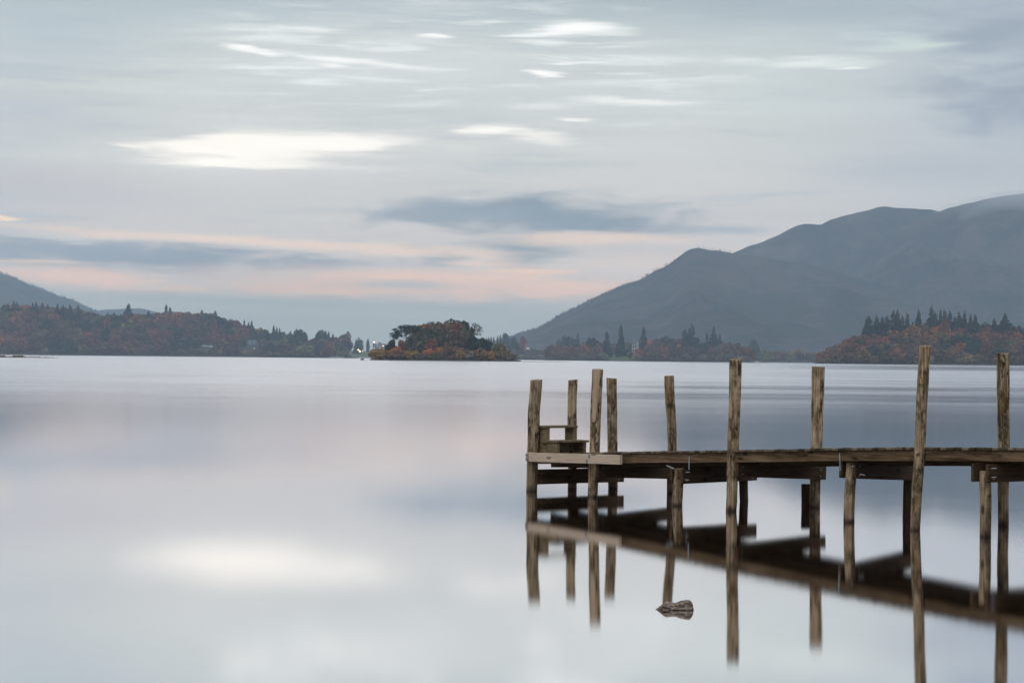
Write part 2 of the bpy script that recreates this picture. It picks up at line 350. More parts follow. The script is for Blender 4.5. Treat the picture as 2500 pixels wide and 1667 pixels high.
# local y must be +NV for a right-handed frame: DV x NV = +Z
POSTS = {  # name: (wl x, wl y, [(x, y) ... top], r_water, r_top)
 'P1': (1297.5, 1199, [(1301, 1090), (1303, 1010), (1310, 927)], 13.5, 15.0),
 'P2': (1397, 1195, [(1397, 1060), (1396, 990), (1398.5, 927)], 11.0, 11.5),
 'P3': (1447, 1213, [(1450, 1140), (1452, 1090), (1454.5, 1010), (1459.5, 901)], 12.0, 13.5),
 'P4': (1497, 1192, [(1495, 1090), (1494, 1000), (1492, 923)], 11.7, 12.5),
 'P5': (1639, 1204, [(1641, 1090), (1638, 1010), (1634, 917)], 11.0, 12.0),
 'S1': (1653, 1234, [(1655, 1190), (1658, 1143)], 13.0, 12.0),
 'R1': (1816, 1225, [(1815, 1172), (1813, 1135)], 10.5, 11.0),
 'T':  (1785, 1247, [(1788.5, 1150), (1790, 1090), (1793, 1000), (1796, 877)], 13.0, 15.0),
 'P6': (1990, 1238, [(1991, 1150), (1992.5, 1090), (1995, 1000), (1998, 895)], 12.7, 15.5),
 'U1': (1967, 1236, [(1968, 1210), (1968, 1181)], 10.5, 10.5),
 'S2': (2072, 1274, [(2074, 1200), (2081, 1127)], 13.5, 13.0),
 'R2': (2214, 1260, [(2216, 1180), (2217, 1130)], 10.5, 11.0),
 'L':  (2234, 1294, [(2239, 1180), (2246, 1090), (2252, 960), (2259, 844)], 12.5, 14.0),
 'P7': (2449, 1282, [(2449.5, 1150), (2450, 1090), (2449, 960), (2448.5, 862)], 13.0, 15.5),
 'S3': (2406, 1310, [(2407, 1240), (2407, 1150)], 14.0, 14.0),
}
def post_mesh(pts, rads, seed, sides=22, square_top=0.0):
    """Round pole through pts (local, first at the lake bed), with knots, flutes and a sawn top."""
    r = random.Random(seed); n = 44; v, f = [], []
    # arc interpolation
    zs = [p.z for p in pts]
    def interp(z):
        for i in range(len(pts) - 1):
            if z <= zs[i + 1] or i == len(pts) - 2:
                k = (z - zs[i]) / (zs[i + 1] - zs[i]); return pts[i].lerp(pts[i + 1], k), rads[i] + (rads[i + 1] - rads[i]) * k
    tilt = (r.uniform(-.03, .03), r.uniform(-.05, .05))
    for i in range(n + 1):
        z = zs[0] + (zs[-1] - zs[0]) * i / n
        p, rad = interp(z)
        wob = Vector((mn.noise((seed * 3.1, z * 2.2, 0)), mn.noise((seed * 5.7, z * 2.2, 9)), 0)) * .008
        for j in range(sides):
            a = 2 * math.pi * j / sides
            k = 1 + .07 * mn.noise((math.cos(a) * 1.3 + seed, math.sin(a) * 1.3, z * 3)) + .035 * mn.noise((math.cos(a) * 4 + seed, math.sin(a) * 4, z * 9))
            rr = rad * k
            if i == n: rr *= .965
            dz = (tilt[0] * math.cos(a) + tilt[1] * math.sin(a)) * rad * 2 if i >= n - 1 else 0
            if i == n - 1: dz -= (zs[-1] - zs[0]) / n * -.75
            v.append((p.x + wob.x + rr * math.cos(a), p.y + wob.y + rr * math.sin(a), z + dz))
    for i in range(n):
        for j in range(sides): f.append((i*sides + j, i*sides + (j+1) % sides, (i+1)*sides + (j+1) % sides, (i+1)*sides + j))
    f.append([n * sides + j for j in range(sides)])
    return v, f
base_of = {}
for i, (k, (bx, by, ups, rw, rt)) in enumerate(POSTS.items()):
    b = on_water(bx, by); sc = (by - hor(bx)) / H         # photo pixels per metre there
    lp = [loc_of(b)] + [loc_of(at(x, y, b.y)) for x, y in ups]
    base_of[k] = lp[0].copy()
    foot = lp[0] + (lp[0] - lp[1]) * (.3 / max(lp[1].z, .1)); foot.z = -.3
    rads = [rw / sc] + [(rw + (rt - rw) * j / (len(lp) - 1)) / sc for j in range(len(lp))]
    org = Vector((lp[0].x, lp[0].y, 0))
    v, f = post_mesh([p - org for p in [foot] + lp], rads, i + 1)
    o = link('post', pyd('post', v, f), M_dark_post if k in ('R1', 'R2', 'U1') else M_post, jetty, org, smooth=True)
    for p in o.data.polygons:
        if len(p.vertices) > 4: p.use_smooth = False
    if k == 'P3': p3 = (o, [p - org for p in lp], rads)
    if k == 'T': postT = o
    if k == 'L': postL = o
    if k == 'U1': tag(o, 'short cut-off stump darkened for deck shade beside a rear post')
# the unseen rear post of the last bearer and one more pair towards the shore, just outside the frame
WID = sum(base_of[b].y - base_of[a].y for a, b in (('T', 'P6'), ('S2', 'R2'), ('S1', 'R1'))) / 3
ext = []
for i, (s, m, zt_) in enumerate(((base_of['S3'].x + .02, WID, .72), (base_of['S3'].x + 1.35, 0, 1.75), (base_of['S3'].x + 1.4, WID, 1.7))):
    v, f = post_mesh([Vector((0, 0, -.3)), Vector((0, 0, .4)), Vector((.01, .01, zt_))], [.068, .066, .064], 40 + i)
    link('post', pyd('post', v, f), M_post, jetty, (s, m, 0), smooth=True)
base_of['R3'] = Vector((base_of['S3'].x + .02, WID, 0))

# deck profile along its front edge
fp = O + NV * .0
deck_px = [(1290, 1106), (1396, 1105), (1453.6, 1104), (1517.6, 1103), (1608.7, 1100.8), (1700, 1100.2), (1776, 1098.6), (1880.6, 1096.8), (1982.7, 1094.3), (2059, 1093), (2230, 1091.7), (2356, 1091.7), (2499, 1092.5)]
prof = []
for x, y in deck_px:
    p = loc_of(on_plane(x, y, fp, NV)); prof.append((p.x, p.z))
def deck_z(s):
    if s <= prof[0][0]: return prof[0][1]
    for (a, za), (b, zb) in zip(prof, prof[1:]):
        if s <= b: return za + (zb - za) * (s - a) / (b - a)
    (a, za), (b, zb) = prof[-3], prof[-1]
    return zb + (zb - za) / (b - a) * (s - b) * .6
S_END = prof[-1][0] + 2.0
CROSS = -.045                                             # the deck tips a little towards its far side
M_BACK = WID - .085
mb = MB(); s = -.07; k = 0
while s < S_END:
    wd = rnd.uniform(.088, .108); a, b = s, s + wd - .011
    j = [rnd.uniform(-.006, .006) for _ in range(2)]; zj = rnd.uniform(-.004, .003); t0 = rnd.uniform(-.003, .003)
    m0, m1 = -.008 + j[0], M_BACK + .03 + j[1]; i = len(mb.v)
    for (ss, zo) in ((a, t0), (b, -t0)):
        for mm in (m0, m1):
            z = deck_z(ss) + CROSS * mm + zj + zo
            mb.v += [(ss, mm, z - .026), (ss, mm, z)]
    for q in ((0,1,3,2),(4,6,7,5),(0,4,5,1),(2,3,7,6),(0,2,6,4),(1,5,7,3)): mb.f.append([i + e for e in q])
    s += wd
deck = mb.build('deck', M_deck, jetty)
bm = bmesh.new(); bm.from_mesh(deck.data); bmesh.ops.bevel(bm, geom=bm.edges[:], offset=.0025, segments=1, affect='EDGES'); bm.to_mesh(deck.data); bm.free()

BM = {}
def board(name, a, b, za, zb, depth, thick, mat, parent=jetty, bev=.004, round_ends=False, segs=10, wob=.002, seed=0):
    """Straight board: a, b = (s, m) of its centre line; za, zb its top."""
    A, B = Vector((a[0], a[1], za)), Vector((b[0], b[1], zb)); X = (B - A); L = X.length; X.normalize()
    Y = Vector((-X.y, X.x, 0)).normalized(); Z = X.cross(Y)
    bm = bmesh.new(); ring = []
    for i in range(segs + 1):
        x = L * i / segs; w1 = mn.noise((x * 2 + seed, seed * 1.7, 3)) * wob; w2 = mn.noise((x * 2 + seed, seed * 2.3, 8)) * wob
        ring.append([bm.verts.new((x, y + w1, z + w2)) for y, z in ((-thick/2, 0), (thick/2, 0), (thick/2, -depth), (-thick/2, -depth))])
    for i in range(segs):
        for j in range(4): bm.faces.new((ring[i][j], ring[i][(j+1) % 4], ring[i+1][(j+1) % 4], ring[i+1][j]))
    bm.faces.new(ring[0][::-1]); bm.faces.new(ring[-1])
    bmesh.ops.recalc_face_normals(bm, faces=bm.faces)
    sharp = [e for e in bm.edges if len(e.link_faces) == 2 and e.calc_face_angle(0) > .5]
    bmesh.ops.bevel(bm, geom=sharp, offset=bev, segments=2, affect='EDGES')
    me = bpy.data.meshes.new(name); bm.to_mesh(me); bm.free()
    o = link(name, me, mat, parent)
    BM[o.name] = Matrix.Translation(A) @ Matrix((X, Y, Z)).transposed().to_4x4(); o.matrix_local = BM[o.name]
    return o
# edge boards along the front, butted between the posts that stand proud of them
def edge_run(s0, s1, m, drop0, depth, thick, mat, name, seed):
    cuts = [s0] + [p for p, _ in prof if s0 + .3 < p < s1 - .3] + [s1]
    return cuts
EB = .041
def long_board(name, s0, s1, m, depth, thick, mat, seed):
    """a board that follows the sagging deck: one mesh bent along the profile"""
    n = max(6, int((s1 - s0) / .12)); bm = bmesh.new(); ring = []
    for i in range(n + 1):
        s = s0 + (s1 - s0) * i / n; z = deck_z(s) + CROSS * m - .0235; wv = mn.noise((s * 2 + seed, 1, seed)) * .0025
        ring.append([bm.verts.new((s - s0, y + wv, z + q)) for y, q in ((-thick/2, 0), (thick/2, 0), (thick/2, -depth), (-thick/2, -depth))])
    for i in range(n):
        for j in range(4): bm.faces.new((ring[i][j], ring[i][(j+1) % 4], ring[i+1][(j+1) % 4], ring[i+1][j]))
    bm.faces.new(ring[0][::-1]); bm.faces.new(ring[-1]); bmesh.ops.recalc_face_normals(bm, faces=bm.faces)
    sharp = [e for e in bm.edges if len(e.link_faces) == 2 and e.calc_face_angle(0) > .7]
    bmesh.ops.bevel(bm, geom=sharp, offset=.004, segments=2, affect='EDGES')
    me = bpy.data.meshes.new(name); bm.to_mesh(me); bm.free()
    return link(name, me, mat, jetty, (s0, m, 0))
sT, sL = base_of['T'].x, base_of['L'].x
long_board('edge_board', -.05, sT - .002, EB, .113, .044, M_edge, 3)
long_board('edge_board', sT + .045, sL - .002, EB + .004, .115, .044, M_edge, 5)
long_board('edge_board', sL + .045, S_END, EB, .113, .044, M_edge, 8)
long_board('edge_board', -.05, S_END, M_BACK, .105, .044, M_beam, 11)
for q in (.33, .66): long_board('joist', -.05, S_END, M_BACK * q, .15, .05, M_beam, 20 + q)
# bearers: pairs of planks clamping each row of posts
def bearer(a, b, zf, zr, depth, f_over, r_over, near_only=False, far_over=None, off=.085, thick=.042):
    A, B = base_of[a], base_of[b]; dd = Vector((B.x - A.x, B.y - A.y)); L = dd.length; dd.normalize()
    px = Vector((dd.y, -dd.x))                            # towards the shore end
    if px.x < 0: px = -px
    for side in ((1,) if near_only else (1, -1)):
        fo = f_over if side == 1 or far_over is None else far_over
        p0 = Vector((A.x, A.y)) - dd * fo + px * off * side; p1 = Vector((B.x, B.y)) + dd * r_over + px * off * side
        sl = (zr - zf) / L
        o = board('bearer', p0, p1, zf + depth - sl * fo, zr + depth + sl * r_over, depth, thick, M_beam, seed=A.x + side)
        if side == 1:
            for xx in (.07, L + fo + r_over - .09):
                for zz in (-.04, -depth + .035):
                    nb = MB(); nb.tube([(xx, -thick/2 - .006, zz), (xx, -thick/2 + .004, zz)], [.0065, .0065], 8); nb.build('bolt', M_zinc, o)
bearer('P1', 'P4', .095, .09, .178, -.01, .10)
bearer('P3', 'P5', .25, .187, .153, -.01, .10)
bearer('S1', 'R1', .26, .262, .176, .02, .12)
bearer('T', 'P6', .391, .33, .153, -.01, .08)
bearer('S2', 'R2', .466, .40, .172, .03, .10)
bearer('S3', 'R3', .54, .54, .176, .08, .10, far_over=.10)
# new pale plank bolted across the two end posts, and the end board whose sawn end shows beside it
pp = O - NV * .115
pl = [loc_of(on_plane(x, y, pp, NV)) for x, y in ((1291, 1104.5), (1513, 1110.5), (1291, 1126.5), (1513, 1134))]
plank = board('pale_plank', (pl[0].x, -.095), (pl[1].x, -.095), pl[0].z, pl[1].z, (pl[0].z - pl[2].z + pl[1].z - pl[3].z) / 2, .042, M_pale, bev=.003, wob=.0015)
zp = pl[0].z; dp = pl[0].z - pl[2].z
head = board('end_board', (pl[0].x - .045, -.116), (pl[0].x - .045, WID + .1), zp + .002, zp - .03, dp, .072, M_pale, bev=.014)
def bolt(x, y, plane_m, parent_o, r=.013, name='bolt'):
    p = loc_of(on_plane(x, y, O + NV * plane_m, NV)); b = MB()
    b.tube([(0, .004, 0), (0, -.004, 0)], [r * 1.7, r * 1.7], 14); b.tube([(0, -.003, 0), (0, -.016, 0)], [r * .95, r * .9], 6)
    o = b.build(name, M_zinc, parent_o); o.matrix_local = BM[parent_o.name].inverted() @ Matrix.Translation(p); return o
for x, y in ((1438, 1113), (1432, 1124.5)): bolt(x, y, -.118, plank)
for x, y in ((1286, 1110), (1286, 1120)): bolt(x, y, -.118, head, .011)
# split pale face of the third post
o3, lp3, rd3 = p3
zt3 = lp3[-1].z; z0 = zt3 - (1034 - 905) / ((1213 - 877.5) / H)
def axis3(z):
    for a, b in zip(lp3, lp3[1:]):
        if z <= b.z + 1e-6: return a.lerp(b, (z - a.z) / (b.z - a.z))
    return lp3[-1]
view = Vector((-(O + DV * o3.location.x).dot(DV), -(O).dot(NV), 0)); vdir = -Vector(((DV.dot(Vector((0, 1, 0)))), (NV.dot(Vector((0, 1, 0)))), 0)).normalized()
side_v = Vector((-vdir.y, vdir.x, 0))                   # to the right as seen
if (DV * side_v.x + NV * side_v.y).x < 0: side_v = -side_v
v, f = [], []; n = 18
for i in range(n + 1):
    k = i / n; z = z0 + (zt3 - z0) * k; c = axis3(z); r = .066
    wl, wr = -.80 * r + .02 * r * math.sin(i * 2.1), r * (-.05 + .50 * min(1, k * 1.15) + .04 * math.sin(i * 1.7))
    if i == 0: wl, wr = -.72 * r, -.25 * r
    for x, dpt in ((wl, .5), (wl, .98), ((wl + wr) / 2, 1.13 + .02 * math.sin(i * 1.3)), (wr, 1.15), (wr, .5)):
        q = c + side_v * x + vdir * (r * dpt); v.append((q.x, q.y, z + (.002 if i == n else 0)))
for i in range(n):
    for j in range(4): f.append((i*5 + j, i*5 + j + 1, (i+1)*5 + j + 1, (i+1)*5 + j))
f.append((n*5, n*5+1, n*5+2, n*5+3, n*5+4)); f.append((4, 3, 2, 1, 0))
sp = link('split_face', pyd('split_face', v, f), M_split, o3)
# dark plugs for knot hole and old bolt hole, inner shade painted in
def knot(parent, x, y, rad, ring):
    A = base_of['T'] if parent is postT else base_of['L']
    Yb = (O + DV * A.x + NV * A.y).y
    p = at(x, y, Yb); q = loc_of(p) - parent.location; rr = .062 if parent is postT else .058
    b = MB(); q = q + vdir * rr
    if ring: b.tube([q - vdir * .012, q + vdir * .004, q + vdir * .005, q - vdir * .004], [rad * 2.1, rad * 1.9, rad * 1.1, rad], 16, cap=False)
    if ring: b.build('knot', M_post, parent, smooth=True)
    c = MB(); c.tube([q - vdir * .02, q + vdir * (.002 if ring else .004)], [rad, rad], 14); c.build('hole', M_hole_shade, parent)
knot(postL, 2237, 1105.5, .011, True); knot(postT, 1783, 1111, .010, False)
# galvanised straps and spikes at the short posts
def strap(x0, y0, x1, y1, wpx, m, name='strap', th=.004):
    a, b = loc_of(on_plane(x0, y0, O + NV * m, NV)), loc_of(on_plane(x1, y1, O + NV * m, NV)); ax = (b - a).normalized(); wd = wpx / 215 / 2
    sd = Vector((1, 0, 0)) if abs(ax.z) > .5 else Vector((0, 0, 1)); sd = (sd - ax * sd.dot(ax)).normalized() * wd; nn = Vector((0, -th, 0)); bq = MB()
    i = 0
    for p in (a, b):
        for e in (-1, 1):
            for g in (0, 1): bq.v.append(tuple(p + sd * e + nn * g))
    for q in ((0,1,3,2),(4,6,7,5),(0,4,5,1),(2,3,7,6),(0,2,6,4),(1,5,7,3)): bq.f.append(list(q))
    return bq.build(name, M_zinc, jetty)
strap(1683, 1114, 1682.5, 1146, 2.8, .0, 'strap'); strap(1628, 1136, 1646, 1143.5, 3, -.06, 'strap')
strap(2050.5, 1106, 2051.5, 1149, 2.2, .0, 'strap')
strap(1675, 1151.5, 1685, 1152.5, 1.6, -.12, 'spike', .006); strap(1673.5, 1170.5, 1683, 1171, 1.6, -.12, 'spike', .006)
strap(2421, 1143, 2434, 1142.5, 1.6, -.1, 'spike', .006); strap(2422, 1164.5, 2433, 1164.5, 1.6, -.1, 'spike', .006)
strap(2080, 1139, 2086, 1136.5, 1.6, -.12, 'spike', .006); strap(2100, 1157, 2112, 1159.5, 1.6, -.1, 'spike', .006)

# boarding steps on the jetty head
zs = deck_z(.1) - .012
st = empty('boarding_steps', O + DV * .02 + NV * .085, jetty.rotation_euler.z)
tag(st, 'small wooden two-step mounting block standing on the end of the jetty', 'steps')
def bxs(name, a, b, ax='x'):
    q = MB(); q.box((0, 0, 0), (b[0]-a[0], b[1]-a[1], b[2]-a[2])); o = q.build(name, M_step, st, loc=a)
    bm = bmesh.new(); bm.from_mesh(o.data); bmesh.ops.bevel(bm, geom=bm.edges[:], offset=.003, segments=1, affect='EDGES'); bm.to_mesh(o.data); bm.free(); return o
ML, UD = .47, .19
bxs('side_panel', (.0, .0, zs), (UD, .045, zs + .335)); bxs('side_panel', (.0, ML - .045, zs), (UD, ML, zs + .335))
bxs('tread', (-.015, -.02, zs + .335), (UD + .012, ML + .018, zs + .362))
bxs('side_panel', (UD + .003, .004, zs), (.40, .049, zs + .155)); bxs('side_panel', (UD + .003, ML - .041, zs), (.40, ML + .004, zs + .155))
bxs('tread', (UD - .012, -.012, zs + .155), (.425, ML + .03, zs + .182)); bxs('riser', (UD - .026, .047, zs), (UD - .002, ML - .047, zs + .15))

# ------------------------------------------------------------------ stone in the water
def stone():
    c = on_water(1648, 1487.5); pxm = (1487.5 - hor(1648)) / H
    top = [(1600, 0), (1604, 2.2), (1609, 6), (1618, 14), (1627, 18), (1640, 16), (1652, 17.5), (1663, 20.5), (1677, 25), (1684, 24), (1690, 15), (1692.5, 8), (1694, 0)]
    bot = [(1600, 0), (1609, 5), (1627, 13), (1640, 14), (1663, 14), (1680, 14), (1690, 10), (1694, 0)]
    def ip(t, x):
        for (a, b), (c_, d_) in zip(t, t[1:]):
            if x <= c_: return b + (d_ - b) * (x - a) / (c_ - a)
        return 0
    n, k = 60, 22; v, f = [], []
    for i in range(n + 1):
        x = 1600.2 + 93.4 * i / n; h = ip(top, x) / pxm + .001; wd = ip(bot, x) / pxm * .95 + .003; zc = -.0
        for j in range(k + 1):
            a = math.pi * (j / k) * 1.3 - .15 * math.pi
            yy, zz = -math.cos(a) * wd, math.sin(a) * h if math.sin(a) > 0 else math.sin(a) * .06
            X = (x - 1648) / pxm; nn = mn.noise((X * 14, yy * 30, zz * 50)) * .010 + mn.noise((X * 40 - yy * 40, yy * 60, zz * 160)) * .008
            cr = 1 - .16 * max(0, mn.noise((X * 10 + zz * 25, yy * 18 - zz * 60, 4.0)))
            v.append((X + nn * .5, yy * cr + nn, zz * cr + nn * .6))
    for i in range(n):
        for j in range(k): f.append((i*(k+1) + j, i*(k+1) + j + 1, (i+1)*(k+1) + j + 1, (i+1)*(k+1) + j))
    m, t = new_mat('slate_stone'); tcn = t.add('ShaderNodeTexCoord').outputs['Object']
    s1 = t.noise(t.map(tcn, scale=(16, 30, 70), rot=(0, .35, .2)), 1.0, 8, .7, dist=.7); s2 = t.noise(tcn, 55, 6, .65)
    c1 = t.ramp(s1, [(.32, (.035, .028, .026)), (.46, (.15, .115, .095)), (.57, (.33, .265, .22)), (.7, (.52, .44, .37))])
    c1 = t.mix(t.range(s2, .52, .64, 0, .6, True), c1, (.05, .038, .035))
    z = t.sep(tcn)[2]; c1 = t.mix(t.range(z, .006, .0, 0, .6, True), c1, (.03, .022, .02))
    principled(t, c1, .8, .3, normal=bump(t, t.math('ADD', s1, t.math('MULTIPLY', s2, .4)), .9, .012))
    o = link('stone', pyd('stone', v, f), m, None, (c.x, c.y, 0), smooth=True)
    tag(o, 'small grey-brown stone poking out of the still water in front of the jetty', 'stone')
stone()

# ------------------------------------------------------------------ trees
def cards(pts, nrm, sizes, r, aspect=1.0):
    v, f = [], []
    for p, n, s in zip(pts, nrm, sizes):
        n = Vector(n).normalized(); a = n.orthogonal().normalized(); a.rotate(Matrix.Rotation(r.uniform(0, 6.28), 3, n)); b = n.cross(a) * aspect
        i = len(v); k = [r.uniform(.7, 1.2) for _ in range(4)]
        for e, g, q in ((-1, -1, k[0]), (1, -1, k[1]), (1, 1, k[2]), (-1, 1, k[3])): v.append(tuple(Vector(p) + (a * e + b * g) * s * q * .5))
        f.append((i, i + 1, i + 2, i + 3))
    return v, f
def crown_mesh(seed, n=1000, size=.15, clumps=20, low=-.55, lump=.34, sparse=0.0):
    r = random.Random(seed); P, N, S = [], [], []; C = []
    for c in range(clumps):
        while True:
            d = Vector((r.gauss(0, 1), r.gauss(0, 1), r.gauss(0, 1)))
            if d.length > .1:
                d.normalize()
                if d.z > low: break
        rad = r.uniform(.48, .74); C.append((d * rad, r.uniform(lump * .75, lump * 1.2)))
    C.append((Vector((0, 0, -.1)), .6))
    for i in range(n):
        c, rad = C[r.randrange(len(C))]
        d = Vector((r.gauss(0, 1), r.gauss(0, 1), r.gauss(.25, 1))).normalized()
        p = c + d * rad * r.uniform(.8, 1.05) ** .6
        if p.z < -1: p.z = -1 + r.uniform(0, .2)
        P.append(p); N.append(d + Vector((r.gauss(0, .55), r.gauss(0, .55), r.gauss(0, .55)))); S.append(size * r.uniform(.65, 1.35))
    v, f = cards(P, N, S, r); a = np.array(v); e = np.percentile(np.hypot(a[:, 0], a[:, 1]), 93); a[:, :2] /= e
    lo, hi = np.percentile(a[:, 2], 1.5), np.percentile(a[:, 2], 99.6); a[:, 2] = (a[:, 2] - lo) / (hi - lo) * 2 - 1
    return pyd('crown', a.tolist(), f)
def conifer_mesh(seed, whorls=20, base=.10, power=.85, gap=0.0):
    r = random.Random(seed); v, f = [], []
    for i in range(whorls):
        k = i / (whorls - 1); z = base + (1 - base) * k ** .95; rad = (1 - k) ** power * r.uniform(.72, 1.08) + .03
        for j in range(r.randint(8, 11)):
            if r.random() < gap: continue
            a = r.uniform(0, 6.28); L = rad * r.uniform(.65, 1.15); dz = -L * r.uniform(.02, .12) + r.uniform(-.012, .012); wd = L * r.uniform(.22, .34) + .02
            c, s = math.cos(a), math.sin(a); px, py = -s, c; q = len(v)
            v += [(0, 0, z + .02), (c * L * .55 + px * wd, s * L * .55 + py * wd, z + dz * .3 - .008), (c * L, s * L, z + dz), (c * L * .55 - px * wd, s * L * .55 - py * wd, z + dz * .3 - .008)]
            f.append((q, q + 1, q + 2, q + 3))
            q = len(v); hh = .055 * (1 - k) + .018
            v += [(c * L * .2, s * L * .2, z + .02), (c * L * .95, s * L * .95, z + dz + .012), (c * L * .85, s * L * .85, z + dz - hh), (c * L * .25, s * L * .25, z - hh)]
            f.append((q, q + 1, q + 2, q + 3))
    q = len(v); v += [(-.025, 0, .93), (.025, 0, .93), (0, 0, 1.03)]; f.append((q, q + 1, q + 2))
    return pyd('crown', v, f)
def foliage_mat():
    m, t = new_mat('foliage'); oi = t.add('ShaderNodeObjectInfo'); ge = t.add('ShaderNodeNewGeometry')
    tcn = t.add('ShaderNodeTexCoord').outputs['Object']
    c = oi.outputs['Color']; ri = ge.outputs['Random Per Island']
    cl = t.noise(t.vec('ADD', tcn, t.vec('MULTIPLY', t.comb(oi.outputs['Random'], oi.outputs['Random'], 0.0), (30., 50., 0.))), 2.2, 3, .6)
    k = t.math('MULTIPLY', t.range(ri, 0, 1, .6, 1.4), t.range(cl, .3, .7, .78, 1.25))
    c = t.mix(1.0, c, t.comb(k, k, k), 'MULTIPLY')
    c = t.mix(t.range(cl, .55, .7, 0, .35, True), c, t.mix(1.0, c, (1.35, 1.0, .75), 'MULTIPLY'))
    df = t.add('ShaderNodeBsdfDiffuse'); t.put(df.inputs[0], c); tr = t.add('ShaderNodeBsdfTranslucent'); t.put(tr.inputs[0], c)
    mx = t.add('ShaderNodeMixShader'); mx.inputs[0].default_value = .12; t.l.new(df.outputs[0], mx.inputs[1]); t.l.new(tr.outputs[0], mx.inputs[2])
    t.l.new(mx.outputs[0], t.out.inputs['Surface']); return m
M_fol = foliage_mat(); M_bark = plain('bark', (.075, .058, .046), .95, 0, .35, .5)
CR = [crown_mesh(100 + i, 950, .17, 18 + 2 * (i % 4), -.5 + .05 * (i % 3), .30 + .03 * (i % 4)) for i in range(9)]
CRF = [crown_mesh(200 + i, 2300, .105, 26, -.5, .27) for i in range(6)]                 # finer, for the island
SH = [crown_mesh(300 + i, 800, .16, 16, -.15, .36) for i in range(5)]
SHF = [crown_mesh(330 + i, 1900, .10, 22, -.15, .32) for i in range(4)]
SPARSE = [crown_mesh(360 + i, 420, .12, 18, -.3, .34) for i in range(3)]
CO = [conifer_mesh(400 + i, 22 + i % 3, .06, .8 + .1 * (i % 3)) for i in range(5)] + [conifer_mesh(420 + i, 15, .15, .7, .25) for i in range(3)]
for me in CR + CRF + SH + SHF + SPARSE + CO: me.materials.append(M_fol)
def trunk_mesh(seed, stems=1):
    r = random.Random(seed); b = MB()
    if stems == 1:
        b.tube([(0, 0, -.06), (.1, .05, .3), (-.05, .1, .62), (.05, 0, .95)], [1, .8, .55, .12], 7)
        for k in range(4):
            a = r.uniform(0, 6.28); z = r.uniform(.4, .65); L = r.uniform(4, 8); b.tube([(0, 0, z), (math.cos(a) * L * .5, math.sin(a) * L * .5, z + .12), (math.cos(a) * L, math.sin(a) * L, z + .24)], [.45, .3, .1], 5)
    else:
        for k in range(stems):
            a = r.uniform(0, 6.28); L = r.uniform(1.5, 5); b.tube([(math.cos(a) * .5, math.sin(a) * .5, -.05), (math.cos(a) * L * .5, math.sin(a) * L * .5, .4), (math.cos(a) * L, math.sin(a) * L, .85)], [.45, .3, .1], 5)
    return b.mesh('trunk')
TR = [trunk_mesh(i) for i in range(3)]; ST = [trunk_mesh(10 + i, 5) for i in range(2)]
for me in TR + ST: me.materials.append(M_bark)
COLS = {'rust-red': (0.185, 0.075, 0.048), 'brown': (0.123, 0.072, 0.043), 'amber': (0.217, 0.123, 0.041), 'olive': (0.116, 0.102, 0.043), 'moss': (0.066, 0.060, 0.034), 'dark green': (0.025, 0.041, 0.030), 'orange': (0.275, 0.104, 0.032),
        'mid green': (0.052, 0.063, 0.032), 'purple-brown': (0.104, 0.061, 0.058), 'straw': (0.196, 0.145, 0.075), 'red': (0.205, 0.074, 0.046), 'grey-brown': (0.128, 0.096, 0.075)}
def jit(c, k=.30): 
    q = rnd.uniform(1 - k, 1 + k); return (c[0] * q * rnd.uniform(.93, 1.07), c[1] * q * rnd.uniform(.93, 1.07), c[2] * q * rnd.uniform(.93, 1.07), 1)
def tree(name, meshes, p, h, rx, colour, label, cat, group=None, ry=None, crown_from=.12, trunk='t', tr=None, spin=True):
    """p = foot of the tree; crown from crown_from*h up to h."""
    root = empty(name, p); tag(root, label, cat, group)
    me = meshes if not isinstance(meshes, list) else rnd.choice(meshes)
    c = bpy.data.objects.new('crown', me); COL.objects.link(c); c.parent = root
    rz = h * (1 - crown_from) / 2; c.location = (0, 0, h - rz); c.scale = (rx, ry or rx, rz); c.rotation_euler = (0, 0, rnd.uniform(0, 6.28) if spin else 0)
    c.color = jit(tuple(q * (1.2 if trunk == 's' else 1.0) for q in COLS[colour]))
    t = bpy.data.objects.new('trunk' if trunk == 't' else 'stem', rnd.choice(TR if trunk == 't' else ST)); COL.objects.link(t); t.parent = root
    q = tr or h * .017; t.scale = (q, q, h * .8 if trunk == 't' else h * .75); return root
def conifer(p, h, rx, label, group=None, mesh=None, colour='dark green'):
    root = empty('conifer_tree', p); tag(root, label, 'conifer', group)
    c = bpy.data.objects.new('crown', mesh or rnd.choice(CO)); COL.objects.link(c); c.parent = root
    q = rnd.uniform(1.4, 2.15); c.scale = (rx * q, rx * q, h); c.rotation_euler = (rnd.uniform(-.04, .04), rnd.uniform(-.04, .04), rnd.uniform(0, 6.28)); c.color = jit(COLS[colour], .12)
    t = bpy.data.objects.new('trunk', rnd.choice(TR)); COL.objects.link(t); t.parent = root; t.scale = (h * .012, h * .012, h * .9); return root

# ------------------------------------------------------------------ land
def ground_mat(name, cols, scale, detail=8, strength=.6):
    m, t = new_mat(name); pos = t.add('ShaderNodeNewGeometry').outputs['Position']
    a = t.noise(pos, scale, detail, .62, dist=.4); b = t.noise(pos, scale * 5.3, 6, .65)
    k = t.math('ADD', t.math('MULTIPLY', a, .7), t.math('MULTIPLY', b, .3))
    n = len(cols); c = t.ramp(k, [(.34 + .32 * i / (n - 1), q) for i, q in enumerate(cols)])
    principled(t, c, .95, .1, normal=bump(t, b, strength, .3 / scale * .02)); return m
M_floor = ground_mat('woodland_floor', [(.022, .024, .016), (.042, .034, .022), (.06, .042, .026)], .03)
M_grass = ground_mat('pasture', [(.055, .075, .028), (.075, .095, .036), (.11, .10, .05)], .02)
M_shore = ground_mat('shore_gravel', [(.06, .045, .032), (.10, .08, .06), (.045, .04, .03)], .4)
